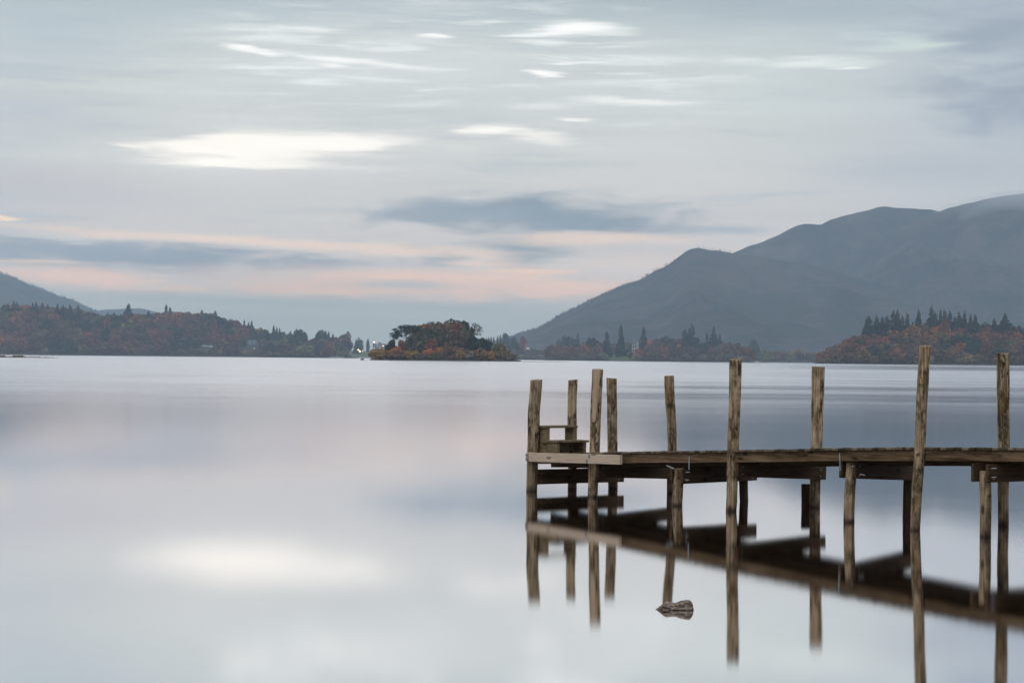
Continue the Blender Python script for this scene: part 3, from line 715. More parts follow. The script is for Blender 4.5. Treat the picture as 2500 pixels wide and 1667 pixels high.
def pl_interp(t, x):
    if x <= t[0][0]: return t[0][1]
    for (a, b), (c, d) in zip(t, t[1:]):
        if x <= c: return b + (d - b) * (x - a) / (c - a)
    return t[-1][1]
class Land:
    """A bank rising from the shore at Y0 to a crest D metres behind; crest gives ground height (m) by photo x."""
    def __init__(s, name, x0, x1, Y0, D, crest, mat, p=.8, nx=70):
        s.Y0, s.D, s.crest, s.p = Y0, D, crest, p; v, f = [], []; nt = 16
        for i in range(nx + 1):
            x = x0 + (x1 - x0) * i / nx
            for j in range(nt + 1):
                t = -.04 + 1.5 * j / nt; Y = Y0 + D * t; e = min(1, min(i, nx - i) / 4)
                v.append((wx(x, Y), Y, s.z(x, t) * (e if e < 1 else 1) - (.8 if t < 0 else 0)))
        for i in range(nx):
            for j in range(nt): f.append((i*(nt+1) + j, (i+1)*(nt+1) + j, (i+1)*(nt+1) + j + 1, i*(nt+1) + j + 1))
        o = link(name, pyd(name, v, f), mat, None, smooth=True); tag(o, kind='structure')
    def z(s, x, t):
        c = pl_interp(s.crest, x)
        if t <= 0: return .25
        if t <= 1: g = t ** s.p
        else: g = max(0, 1 - (t - 1) * 1.2)
        return .4 + c * g
    def foot(s, x, t): Y = s.Y0 + s.D * t; return Vector((wx(x, Y), Y, s.z(x, t)))
# the broad valley floor behind the far shore
def valley():
    v, f = [], []; nx, ny = 60, 20
    for i in range(nx + 1):
        for j in range(ny + 1):
            Y = 3560 + 8900 * j / ny; X = (-1 + 2 * i / nx) * 5000
            v.append((X, Y, 3 + 5 * mn.noise((X * .002, Y * .002, 0)) + (Y - 3560) * .0012 - (3.5 if j == 0 else 0)))
    for i in range(nx):
        for j in range(ny): f.append((i*(ny+1) + j, (i+1)*(ny+1) + j, (i+1)*(ny+1) + j + 1, i*(ny+1) + j + 1))
    o = link('ground', pyd('ground', v, f), M_grass, None, smooth=True); tag(o, kind='structure')
valley()

# ---- mountains
def mountain_mat():
    m, t = new_mat('fell'); pos = t.add('ShaderNodeNewGeometry').outputs['Position']
    a = t.noise(t.map(pos, scale=(1, .7, 1.6)), .0021, 9, .62, dist=1.2); b = t.noise(t.map(pos, scale=(1, .35, .45), rot=(0, .5, .25)), .011, 8, .66, dist=.5)
    d = t.noise(t.map(pos, scale=(1, .6, 1.2), loc=(900, 70, 300)), .0048, 6, .6, dist=1.0); z = t.sep(pos)[2]
    c = t.ramp(t.math('ADD', t.math('MULTIPLY', a, .5), t.math('MULTIPLY', b, .5)), [(.38, (.010, .017, .019)), (.47, (.022, .029, .034)), (.55, (.052, .045, .046)), (.66, (.095, .070, .062))])
    c = t.mix(t.range(d, .52, .62, 0, .5, True), c, (.072, .050, .050))
    wood_ = t.math('MULTIPLY', t.range(z, 300, 120, 0, 1, True), t.range(d, .53, .45, 0, 1, True))
    c = t.mix(t.math('MULTIPLY', wood_, .85), c, (.018, .030, .022))
    principled(t, c, 1.0, .05, normal=bump(t, b, 1.0, 45)); return m
M_fell = mountain_mat()
def mountain(name, sil, Yc, Yf, Yb, p=1.25, rough=1.0, nx=190, nt=44, seed=0, spur=()):
    v, f = [], []; x0, x1 = sil[0][0], sil[-1][0]; TC = .72
    for i in range(nx + 1):
        x = x0 + (x1 - x0) * i / nx; ys = pl_interp(sil, x); zc = zt(x, ys, Yc)
        for j in range(nt + 1):
            t = j / nt
            if t <= TC: k = t / TC; Y = Yf + (Yc - Yf) * k; g = k ** p
            else: k = (t - TC) / (1 - TC); Y = Yc + (Yb - Yc) * k; g = max(0, 1 - k * .8) ** 1.1
            X = wx(x, Yc) * (1 - .25 * (1 - Y / Yc)) if False else wx(x, Y)
            z = zc * g
            env = math.sin(min(1, t / TC) * math.pi) * min(1, zc / 150)
            gul = mn.fractal(Vector((X * .0035 + seed, Y * .0011, seed)), 1.0, 2.0, 5) * .17 + mn.noise((X * .012 + seed, Y * .003, 2)) * .05
            z += zc * gul * env * rough
            if t > .62: z += mn.noise((X * .02 + seed, 3, 1)) * .006 * zc
            v.append((X, Y, max(z, -.6) - (.6 if j == 0 else 0)))
    for i in range(nx):
        for j in range(nt): f.append((i*(nt+1) + j, (i+1)*(nt+1) + j, (i+1)*(nt+1) + j + 1, i*(nt+1) + j + 1))
    o = link(name, pyd(name, v, f), M_fell, None, smooth=True); tag(o, kind='structure'); return o
SIL_F = [(1195, 836), (1243, 822), (1280, 808), (1310, 800), (1340, 784), (1358, 771), (1385, 757), (1410, 745), (1430, 733), (1470, 715), (1509, 697), (1562, 680), (1594, 659), (1620, 647), (1637, 637), (1655, 622), (1672, 609), (1685, 603), (1706, 600), (1730, 606), (1754, 608), (1786, 614), (1840, 622), (1892, 629), (1960, 638), (2040, 655), (2140, 682), (2260, 720), (2400, 765), (2520, 800), (2640, 850)]
SIL_B = [(1560, 720), (1640, 672), (1720, 634), (1786, 613), (1840, 592), (1871, 580), (1910, 562), (1945, 545), (1964, 539.5), (1985, 541), (2003, 541.5), (2030, 530), (2060, 521), (2083, 514), (2110, 507), (2140, 498), (2165, 496), (2190, 499), (2232, 500), (2262, 505), (2287, 509), (2360, 524), (2440, 560), (2560, 620), (2700, 690)]
SIL_C = [(1900, 760), (2000, 690), (2080, 632), (2140, 588), (2200, 548), (2287, 509), (2330, 496), (2360, 488), (2400, 478), (2440, 471), (2500, 463), (2600, 452), (2720, 446), (2860, 450)]
SIL_L = [(-420, 590), (-260, 610), (-120, 640), (0, 664), (25, 671), (60, 688), (100, 703), (150, 723), (180, 731), (200, 743), (215, 750), (232, 757), (260, 772), (300, 790), (380, 830)]
SIL_D = [(100, 800), (180, 770), (225, 757), (260, 753), (300, 752), (340, 750), (362, 754), (400, 765), (460, 790), (540, 815), (700, 840)]
mountain('mountain', SIL_F, 6600, 4300, 7600, 1.2, seed=3)
mountain('mountain', SIL_B, 8000, 6100, 10200, 1.15, seed=11)
mountain('mountain', SIL_C, 7400, 5000, 9800, 1.15, seed=21)
mountain('hill', SIL_L, 9600, 7200, 10800, 1.1, seed=31, rough=.6)
mountain('hill', SIL_D, 11200, 9800, 12000, 1.1, seed=41, rough=.4)
# plantation that fringes the ridges: far woods that read as one texture
def fringe(name, runs, seed):
    r = random.Random(seed); b = MB()
    for sil, Yc, x0, x1, n, hh in runs:
        for i in range(n):
            x = r.uniform(x0, x1); Y = Yc - r.uniform(-5, 130); y = pl_interp(sil, x); z = zt(x, y, Yc) * ((Y - (Yc - 2000)) / 2000) ** 1.15
            h = hh * r.uniform(.5, 1.3); w_ = h * r.uniform(.22, .4)
            b.tube([(wx(x, Y), Y, z - 3), (wx(x, Y), Y, z + h * .3), (wx(x, Y), Y, z + h)], [w_ * .7, w_, .2], 5, cap=False)
    o = b.build(name, M_fol); o.color = (.03, .042, .03, 1); tag(o, 'dark fringe of far conifers along the lower ridges of the fells', kind='stuff')
fringe('distant_forest', [(SIL_F, 6600, 1200, 1650, 520, 3.6), (SIL_F, 6600, 1700, 1800, 50, 3.5), (SIL_L, 9600, -30, 235, 420, 5.5)], 5)

# ---- banks
L_left = Land('shore_bank', -160, 874, 3000, 480, [(-160, 72), (100, 70), (230, 62), (330, 60), (440, 62), (520, 56), (580, 44), (640, 32), (700, 22), (760, 16), (840, 14), (880, 8), (960, 3)], M_floor)
L_right = Land('shore_bank', 1985, 2660, 1950, 240, [(1985, 1), (2030, 9), (2070, 18), (2110, 24), (2200, 30), (2300, 33), (2400, 30), (2500, 26), (2660, 20)], M_floor, .75)
L_mid = Land('shore_bank', 1325, 1870, 2700, 170, [(1325, 2), (1420, 8), (1520, 11), (1640, 11), (1740, 9), (1800, 4), (1870, 2)], M_floor, .7)
L_far = Land('shore_bank', 1130, 1440, 3250, 240, [(1130, 4), (1230, 9), (1300, 8), (1440, 10)], M_floor)
L_fr = Land('shore_bank', 1770, 2130, 3100, 240, [(1770, 6), (1850, 7), (2130, 7)], M_floor)
L_town = Land('shore_bank', 820, 1180, 3420, 380, [(820, 14), (880, 13), (930, 14), (980, 11), (1180, 9)], M_grass)

LEFT_SKY = [(-60, 745), (0, 745), (40, 742), (85, 745), (130, 748), (190, 752), (225, 765), (260, 768), (310, 764), (360, 764), (405, 758), (440, 758), (495, 760), (541, 771), (588, 785), (643, 798), (687, 809), (731, 812), (785, 812), (842, 816), (870, 830), (960, 845)]
def inside(x, y, rects): return any(a < x < b and c < y < d for a, b, c, d in rects)
KEEP_L = [(596, 634, 826, 858), (488, 522, 838, 852)]
def wood_block(land, x0, x1, rows, step_m, hgt, rad, mix, place, sky_cap=None, keep=(), bands=('at the waterline', 'part way up', 'near the top'), name='autumn_tree', meshes=None):
    for r_i, t in enumerate(rows):
        Y = land.Y0 + land.D * t; dx = step_m / Y * F; x = x0 + dx * rnd.uniform(0, .6)
        while x < x1:
            tt = max(.015, t + rnd.uniform(-.06, .06)); p = land.foot(x, tt); h = hgt * rnd.uniform(.75, 1.2); r = rad * rnd.uniform(.78, 1.22)
            if sky_cap: h = min(h, max(6, zt(x, pl_interp(sky_cap, x) + rnd.uniform(0, 5), p.y) - p.z))
            ytop = hor(x) - (p.z + h - H) / p.y * F; ybot = hor(x) - (p.z - H) / p.y * F
            if not any(a - 14 < x < b + 14 and ytop < d and p.y < Yk for a, b, c, d, Yk in keep):
                col = rnd.choices(list(mix), list(mix.values()))[0]
                green = col in ('dark green', 'mid green')
                band = bands[0] if t < .12 else bands[1] if t < .7 else bands[2]
                nm = 'evergreen_tree' if green else name
                lab = ' '.join(f"{col} {'leafy' if green else 'autumn'} tree {band} {place}".split())
                tree(nm, meshes or CR, p, h, r, col, lab, 'tree', f"{col} trees {band} {place}", ry=r * rnd.uniform(.85, 1.15), crown_from=.08)
            x += dx * rnd.uniform(.75, 1.25)
def shrub_row(land, x0, x1, step_m, h, r, mix, place, t0=.01, keep=()):
    Y = land.Y0; dx = step_m / Y * F; x = x0
    while x < x1:
        p = land.foot(x, t0 + rnd.uniform(0, .03)); hh = h * rnd.uniform(.6, 1.25); col = rnd.choices(list(mix), list(mix.values()))[0]
        if not any(a < x < b for a, b in keep):
            tree('shrub', SH, p, hh, r * rnd.uniform(.75, 1.3), col, f'{col} waterside bush {place}', 'bush', f'{col} bushes {place}', crown_from=.0, trunk='s', tr=hh * .05)
        x += dx * rnd.uniform(.7, 1.3)
KL = [(596, 634, 826, 856, 3060), (488, 522, 838, 851, 3090)]
mixL = {'rust-red': 4.2, 'brown': 4.6, 'amber': .9, 'olive': 2.2, 'dark green': 3.0, 'purple-brown': 2.2, 'orange': .5}
wood_block(L_left, -70, 560, (.03, .24, .46, .68, .86, 1.0), 17, 20, 12.5, mixL, 'in the left hill wood', LEFT_SKY, KL)
mixL2 = {'rust-red': 1, 'brown': 3, 'amber': .6, 'olive': 3, 'dark green': 3.6, 'purple-brown': 1.4, 'mid green': 1.2}
wood_block(L_left, 560, 850, (.04, .3, .6, .95), 17, 18, 12, mixL2, 'on the point left of the islet', LEFT_SKY, KL)
shrub_row(L_left, -60, 560, 13, 9.5, 9, {'olive': 2, 'straw': 2, 'amber': 1.2, 'brown': 2, 'purple-brown': 1}, 'on the far shore below the wooded hill')
shrub_row(L_left, 560, 858, 13, 9, 9, {'olive': 3, 'straw': 2, 'brown': 2, 'grey-brown': 1}, 'on the far shore between hotel and moorings')
# conifers on the left skyline: x, top y, half width px
for x, y, hw, what in ((33, 733, 7, 'first'), (40, 735, 6, ''), (18, 740, 8, ''), (8, 741, 8, ''), (78, 737, 6, ''), (86, 735, 6, ''), (103, 738, 7, ''), (115, 741, 6, ''), (138, 741, 7, ''), (154, 744, 7, ''), (170, 742, 8, ''), (190, 743, 9, ''), (216, 762, 7, ''), (231, 763, 7, ''), (262, 762, 8, ''), (278, 762, 8, ''), (294, 766, 7, ''), (362, 757, 8, ''), (350, 767, 8, '')):
    Y = 3400; p = L_left.foot(x, (Y - 3000) / 480); h = zt(x, y, Y) - p.z
    conifer(p, h, hw * Y / F * 1.15, 'dark pointed conifer on the skyline of the wooded hill at left', 'dark conifers along the left hill skyline')
def spec(land, Y, x, y, hw, lab, mesh=None, col='dark green', kind='c'):
    p = land.foot(x, (Y - land.Y0) / land.D); h = zt(x, y, Y) - p.z
    if kind == 'c': return conifer(p, h, hw * Y / F, lab, None, mesh, col)
    return tree('evergreen_tree' if 'green' in col else 'autumn_tree', mesh or CR, p, h, hw * Y / F, col, lab, 'tree')
spec(L_left, 3390, 312, 741, 14, 'tallest spire-shaped conifer on the left hill skyline', CO[0])
spec(L_left, 3430, 405, 742, 6, 'thin ragged conifer with a tufted top on the left skyline', CO[6])
spec(L_left, 3430, 414, 748, 5, 'shorter ragged conifer just beside the tufted one on the left skyline', CO[7])
spec(L_left, 3420, 492, 754, 7, 'club-topped conifer on the falling part of the left skyline', CO[5])
spec(L_left, 3415, 525, 757, 8, 'bushy-topped conifer right of the club-topped one on the left skyline', CO[6])
for x, y in ((595, 780), (607, 785), (614, 782), (667, 793), (675, 797), (683, 800), (694, 809), (709, 807), (803, 808), (812, 812)):
    spec_l = 'small rounded conifer along the descending skyline towards the town'
    p = L_left.foot(x, .9); conifer(p, zt(x, y, p.y) - p.z, 5.5 * p.y / F, spec_l, 'small conifers on the descending left skyline')
for x, y, hw in ((120, 800, 9), (165, 796, 8), (46, 798, 9), (320, 790, 15), (345, 795, 14), (300, 800, 12), (285, 778, 12), (470, 780, 13), (490, 790, 14), (515, 775, 12), (450, 800, 12), (530, 800, 12), (500, 815, 12), (322, 812, 12)):
    Y = 3230; p = L_left.foot(x, (Y - 3000) / 480); conifer(p, max(12, zt(x, y, Y) - p.z), hw * Y / F, 'dark conifer standing among autumn trees on the left hill', 'dark conifers inside the left hill wood')
for x, y, hw, c in ((733, 806, 18, 'dark green'), (787, 808, 22, 'mid green'), (842, 812, 16, 'brown')):
    spec(L_left, 3330, x, y, hw, f'big round {c} tree crowning the low point near the town', CR[x % 9], c, 't')

# right hill
RSKY = [(1995, 885), (2005, 878), (2020, 862), (2045, 842), (2065, 832), (2090, 821), (2104, 814), (2140, 818), (2186, 800), (2230, 790), (2307, 780), (2400, 788), (2450, 790), (2500, 795), (2600, 800)]
mixR = {'rust-red': 3.4, 'brown': 4.6, 'amber': 2, 'olive': 2.2, 'dark green': 2, 'orange': 1.2, 'mid green': .8}
wood_block(L_right, 2012, 2600, (.05, .24, .42, .6, .78, .97), 12, 13, 8.4, mixR, 'on the wooded hill at right', RSKY)
shrub_row(L_right, 2000, 2600, 7.5, 6.5, 5.5, {'olive': 1.5, 'amber': 2, 'brown': 2, 'straw': 1.2, 'rust-red': 1}, 'along the foot of the right-hand wooded hill')
for x, y, hw in ((2115, 775, 11), (2124, 769, 12), (2138, 769, 12), (2152, 766, 14), (2163, 763, 13), (2180, 755, 13), (2192, 754, 13), (2204, 765, 12), (2216, 762, 10), (2241, 755, 12), (2172, 772, 14), (2145, 785, 14), (2130, 792, 12), (2230, 778, 12),
                 (2285, 757, 10), (2294, 751, 9), (2304, 750, 11), (2318, 756, 11), (2338, 760, 14), (2354, 752, 13), (2369, 759, 12), (2380, 767, 11), (2328, 768, 12), (2345, 775, 15), (2365, 778, 14), (2429, 769, 12), (2468, 790, 14), (2487, 790, 14), (2500, 800, 14), (2520, 790, 14)):
    Y = 2150 + rnd.uniform(-25, 20); x += rnd.uniform(-3, 3); y += rnd.choice((0, 0, 3, 7)); p = L_right.foot(x, (Y - 1950) / 240); conifer(p, zt(x, y, Y) - p.z, hw * Y / F * .95, 'dark conifer in the clump crowning the right-hand hill', 'dark conifers on top of the right-hand hill')
spec(L_right, 2160, 2274, 744, 9, 'tallest narrow conifer on top of the right-hand hill', CO[5])
spec(L_right, 2160, 2454, 764, 19, 'broad pyramid-shaped conifer near the right end of the hill', CO[2])
spec(L_right, 2085, 2308, 780, 12, 'bright red tree just under the conifers of the right-hand hill', CR[1], 'red', 't')
spec(L_right, 2060, 2225, 796, 24, 'large orange-brown tree below the conifer clump at right', CR[3], 'amber', 't')
spec(L_right, 2040, 2262, 806, 7, 'slim pointed orange tree on the right-hand hill', CR[5], 'orange', 't')

# centre woods with the lawn and the white house
KM = [(1478, 1552, 858, 884, 2790), (1541, 1563, 828, 862, 2765)]
MSKY = [(1330, 850), (1350, 838), (1420, 842), (1444, 828), (1500, 826), (1542, 824), (1600, 816), (1629, 810), (1655, 810), (1680, 818), (1711, 810), (1740, 822), (1772, 822), (1790, 832), (1815, 838), (1850, 846), (1900, 852)]
mixM = {'rust-red': 2.6, 'brown': 4.6, 'amber': 2.2, 'olive': 2, 'dark green': 2.4, 'orange': 1, 'purple-brown': 1.6}
wood_block(L_mid, 1345, 1480, (.08, .5, .95), 12, 18, 10, mixM, 'left of the white house', MSKY, KM, ('at the waterline', 'behind the bushes', 'at the back'))
wood_block(L_mid, 1565, 1830, (.08, .5, .95), 13, 20, 11, mixM, 'right of the white house', MSKY, KM, ('at the waterline', 'behind the bushes', 'at the back'))
wood_block(L_mid, 1480, 1565, (.92,), 14, 17, 8, {'rust-red': 2, 'purple-brown': 2, 'olive': 1}, 'behind the white house', MSKY, KM, ('', '', 'standing'))
shrub_row(L_mid, 1350, 1850, 9.5, 8, 7, {'olive': 1.5, 'grey-brown': 2, 'brown': 2, 'purple-brown': 1.4, 'straw': .8}, 'along the middle shore below the white house', keep=((1480, 1548),))
for x, y, hw, lab, me in ((1480, 808, 10, 'ragged conifer left of the spire in front of the white house wood', CO[6]), (1515.5, 792, 13, 'tall thin spire conifer at the edge of the lawn', CO[1]), (1571, 796, 12, 'dark column-like conifer beside the white house', CO[3]),
                          (1688, 788, 13, 'conifer with a lumpy top rising from the middle wood', CO[5]), (1672, 801, 11, 'shorter conifer leaning against the lumpy-topped one', CO[7]), (1743, 795, 17, 'broad pointed conifer at the right part of the middle wood', CO[2]), (1757, 815, 10, 'small conifer tucked against the broad pointed one', CO[0]), (1725, 808, 5, 'tiny thin conifer poking out of the middle wood', CO[4])):
    spec(L_mid, 2745 if x != 1571 else 2735, x, y, hw, lab, me)
spec(L_mid, 2722, 1561, 851, 12, 'small bright orange bush-like tree beside the lawn', CR[2], 'orange', 't')
spec(L_mid, 2720, 1546, 861, 12, 'round dark green bush at the right edge of the lawn', CR[6], 'dark green', 't')
spec(L_mid, 2730, 1448, 827, 19, 'dark green tree with an uneven top left of the lawn', CR[4], 'dark green', 't')
wood_block(L_far, 1185, 1345, (.1, .5, .95), 17, 13, 10, {'olive': 2, 'mid green': 1.4, 'grey-brown': 2, 'brown': 2, 'dark green': 1}, 'on the hazy shore behind the islet', [(1180, 832), (1230, 836), (1300, 840), (1345, 842)], [(1280, 1332, 838, 851, 3420)])
for x, y, hw, c, lab in ((1235, 815, 12, 'dark green', 'dark green tree above the hazy shore behind the islet'), (1253, 824, 18, 'dark green', 'broad dark tree beside the bare rust tree behind the islet'), (1278, 821, 11, 'rust-red', 'tall faded rust tree on the hazy shore behind the islet'), (1385, 822, 20, 'dark green', 'dark clump-like tree on the hazy shore before the mountain'), (1403, 826, 14, 'dark green', 'dark round tree joined to the clump before the mountain'), (1365, 829, 8, 'mid green', 'small dark tree left of the dark clump before the mountain')):
    spec(L_far, 3440, x, y, hw, lab, CR[int(x) % 9], c, 't')
spec(L_far, 3440, 1410, 811, 8, 'conifer rising from the dark clump before the mountain', CO[6])
for x, y in ((1187, 825), (1200, 821), (1214, 818), (1206, 822), (1222, 816), (1193, 822), (1180, 826)):
    p = L_far.foot(x, .99); conifer(p, zt(x, y, p.y) - p.z, 5 * p.y / F, 'small hazy conifer above the right end of the islet', 'small hazy conifers behind the islet')
shrub_row(L_far, 1200, 1345, 12, 8, 9, {'straw': 1, 'grey-brown': 2, 'olive': 2, 'purple-brown': 1}, 'on the hazy shore behind the islet')
wood_block(L_fr, 1795, 2015, (.1, .5, .95), 17, 13, 10, {'rust-red': 2, 'amber': 1.6, 'olive': 2.4, 'brown': 2, 'mid green': 1, 'purple-brown': 1}, 'on the faint shore at right', [(1790, 838), (1850, 844), (1889, 846), (1923, 850), (2015, 848)], (), ('at the waterline', 'behind the front trees', 'at the back'))
spec(L_fr, 3290, 1841, 830, 13, 'round dark tree standing above the faint shore at the mountain foot', CR[0], 'mid green', 't')
wood_block(L_town, 940, 1000, (.05, .35), 22, 9, 9, {'grey-brown': 2, 'olive': 2, 'mid green': 1.5, 'purple-brown': 1}, 'by the town houses', [(850, 836), (1000, 846)], [(905, 955, 836, 853, 3700), (866, 912, 846, 872, 3450)])
spec(L_town, 3600, 869, 826, 5, 'first of the small dark trees left of the chapel-like tower tree', CO[2]); spec(L_town, 3600, 878, 827, 9, 'dark green tree at the left end of the town', CR[3], 'dark green', 't')
spec(L_town, 3640, 898, 828, 4, 'single narrow dark tree standing up over the town roofs', CR[6], 'dark green', 't')

# ---- the lawn
def lawn():
    v, f = [], []; n = 14
    for i in range(n + 1):
        x = 1474 + 82 * i / n
        for j in range(7):
            t = j / 6; Y = 2702 + 75 * t; top = zt(x, pl_interp([(1474, 871), (1500, 868), (1530, 864), (1556, 858)], x), 2777)
            v.append((wx(x, Y), Y, L_mid.z(x, (Y - 2700) / 170) * .3 + .9 + (top - 2) * t ** .9))
    for i in range(n):
        for j in range(6): f.append((i*7 + j, (i+1)*7 + j, (i+1)*7 + j + 1, i*7 + j + 1))
    o = link('lawn', pyd('lawn', v, f), M_grass, None, smooth=True); tag(o, kind='structure')
lawn()

# ------------------------------------------------------------------ the islet
IY = 1215.0; IP = IY / F
M_isl = ground_mat('islet_soil', [(.035, .03, .018), (.06, .048, .03), (.08, .06, .035)], .08)
def islet():
    v, f = [], []; nx, nt = 90, 16
    for i in range(nx + 1):
        x = 893 + 380 * i / nx; k = (i / nx) * 2 - 1; wd = 44 * max(0.02, 1 - k * k) ** .6; hh = 3.2 * max(0, 1 - abs(k) ** 3)
        for j in range(nt + 1):
            t = j / nt * 2 - 1; Y = IY + 40 + wd * t * 1.0
            v.append((wx(x, IY), Y, -.5 + 1.0 * (1 - abs(t) ** 6) + hh * (1 - t * t) ** 1.2 + .25 * mn.noise((x * .1, t * 4, 0))))
    for i in range(nx):
        for j in range(nt): f.append((i*(nt+1) + j, (i+1)*(nt+1) + j, (i+1)*(nt+1) + j + 1, i*(nt+1) + j + 1))
    o = link('island', pyd('island', v, f), M_isl, None, smooth=True); tag(o, kind='structure')
islet()
def bar(name, x0, x1, Y, hmax, mat, wob=.3):
    v, f = [], []; n = 70
    for i in range(n + 1):
        k = i / n; x = x0 + (x1 - x0) * k; h = hmax * (math.sin(k * math.pi) ** .5) * (.7 + wob * mn.noise((i * .31, Y, 0)))
        for j, (dy, z) in enumerate(((-5, -.3), (-2.2, h * .6), (0, h), (4, h * .7), (8, -.3))): v.append((wx(x, Y), Y + dy, z))
    for i in range(n):
        for j in range(4): f.append((i*5 + j, (i+1)*5 + j, (i+1)*5 + j + 1, i*5 + j + 1))
    o = link(name, pyd(name, v, f), mat, None, smooth=True); tag(o, kind='structure'); return o
bar('gravel_bar', 888, 1400, 1196, .42, M_shore)
bar('gravel_spit', -120, 140, 905, .75, M_shore, .8)
def isl(name, meshes, x, ytop, hw, col, lab, Y=None, ybase=877, cf=.05, trunk='t', cat='tree', ry=None):
    Y = Y or IY + 40; zb = max(.3, zt(x, ybase, Y)) if ybase < 872 else .6
    p = Vector((wx(x, Y), Y, zb)); h = zt(x, ytop, Y) - zb
    hw *= 1.12 if trunk == 't' else 1.2
    if trunk == 's': ytop -= 2.5
    if trunk == 't' and h > hw * Y / F * 2.3: cf = max(cf, 1 - hw * Y / F * 2.3 / h)
    col_k = 1.0 if col == 'dark green' else 1.28
    rt = tree(name, meshes, p, h, hw * Y / F, col, lab, cat, None, ry=ry and ry * Y / F, crown_from=cf, trunk=trunk, tr=None if trunk == 't' else h * .06)
    for ch in rt.children:
        if ch.name.startswith('crown'): ch.color = tuple(q * col_k for q in ch.color[:3]) + (1,)
    return rt
A, B, S_ = 'autumn_tree', 'evergreen_tree', 'shrub'
for a in (
 (B, CRF, 958, 830, 15, 'dark green', 'dark evergreen at the left end of the islet below the umbrella pine', IY + 45, 879, .0),
 (A, CRF, 980, 832, 17, 'red', 'low red-orange tree at the foot of the umbrella pine', IY + 36, 879, .0),
 (A, CRF, 966, 846, 13, 'orange', 'small orange tree left of the low red-orange one on the islet', IY + 26, 879, .0),
 (A, CRF, 1030, 792, 20, 'orange', 'orange-topped tree right of the umbrella pine on the islet', IY + 55, 879, .35),
 (B, CRF, 1020, 813, 31, 'moss', 'broad mossy green tree in the middle left of the islet', IY + 42, 879, .0),
 (A, CRF, 1064, 788, 30, 'brown', 'brown tree in the middle of the islet canopy', IY + 58, 879, .2),
 (A, CRF, 1092, 787, 24, 'brown', 'russet-topped tree under the highest crown of the islet', IY + 56, 879, .3),
 (B, CRF, 1104, 780, 24, 'moss', 'highest mossy green crown on the islet', IY + 64, 879, .45),
 (B, CRF, 1128, 785, 19, 'dark green', 'dark green crown right of the highest one on the islet', IY + 62, 879, .4),
 (A, CRF, 1136, 795, 19, 'olive', 'olive-brown tree at the right edge of the high canopy', IY + 54, 879, .25),
 (A, CRF, 1118, 789, 15, 'rust-red', 'russet crown between the two highest green crowns on the islet', IY + 55, 879, .4),
 (B, CRF, 1078, 806, 30, 'moss', 'shadowy green-brown tree in the centre of the islet', IY + 50, 879, .0),
 (A, CRF, 1112, 812, 32, 'purple-brown', 'purple-brown tree in the right middle of the islet', IY + 44, 879, .0),
 (B, CRF, 1050, 803, 24, 'mid green', 'green-brown tree between orange top and centre of the islet', IY + 50, 879, .05),
 (A, CRF, 1053, 827, 14, 'red', 'small dark red tree in the middle of the islet', IY + 30, 879, .0),
 (B, CRF, 1157, 822, 15, 'dark green', 'dark green tree at the foot of the open pine', IY + 42, 879, .0),
 (B, CRF, 1180, 826, 19, 'dark green', 'dark green tree sloping to the right end of the islet', IY + 40, 879, .0),
 (A, CRF, 1096, 834, 14, 'brown', 'small brown tree in front of the purple-brown one', IY + 30, 879, .0),
 (A, CRF, 1220, 838, 23, 'olive', 'big rounded olive willow at the right end of the islet', IY + 26, 879, .0)):
    isl(*a)
for a in (
 (S_, SHF, 930, 850, 24, 'amber', 'rounded amber bush at the left tip of the islet', IY + 8),
 (S_, SHF, 972, 856, 25, 'brown', 'long brown bush beside the amber one on the islet shore', IY + 4),
 (S_, SHF, 1006, 856, 16, 'amber', 'yellowish bush at the islet waterline', IY + 4),
 (S_, SHF, 1027, 862, 17, 'grey-brown', 'dull brown bush between two yellowish bushes on the islet', IY + 2),
 (S_, SHF, 1048, 852, 13, 'orange', 'orange bush behind the islet waterline', IY + 10),
 (S_, SHF, 1065, 859, 18, 'olive', 'round yellow-green bush at the middle of the islet shore', IY + 0),
 (S_, SHF, 1073, 848, 15, 'orange', 'red-orange bush above the yellow-green one on the islet', IY + 12),
 (S_, SHF, 1108, 847, 27, 'brown', 'largest rounded brown bush on the islet shore', IY + 5),
 (S_, SHF, 1122, 855, 14, 'amber', 'gold-edged bush against the largest brown bush', IY + 1),
 (S_, SHF, 1146, 856, 20, 'grey-brown', 'grey-brown bush right of the largest one on the islet', IY + 5),
 (S_, SHF, 1172, 851, 24, 'brown', 'brown bush below the dark trees at the right of the islet', IY + 5),
 (S_, SHF, 1193, 857, 12, 'amber', 'small amber bush left of the big willow on the islet', IY + 3),
 (S_, SPARSE, 1252, 863, 13, 'grey-brown', 'thin leafless bush at the right tip of the islet', IY + 8)):
    isl(*a[:7], Y=a[7] + 6, trunk='s', cat='bush', cf=0)

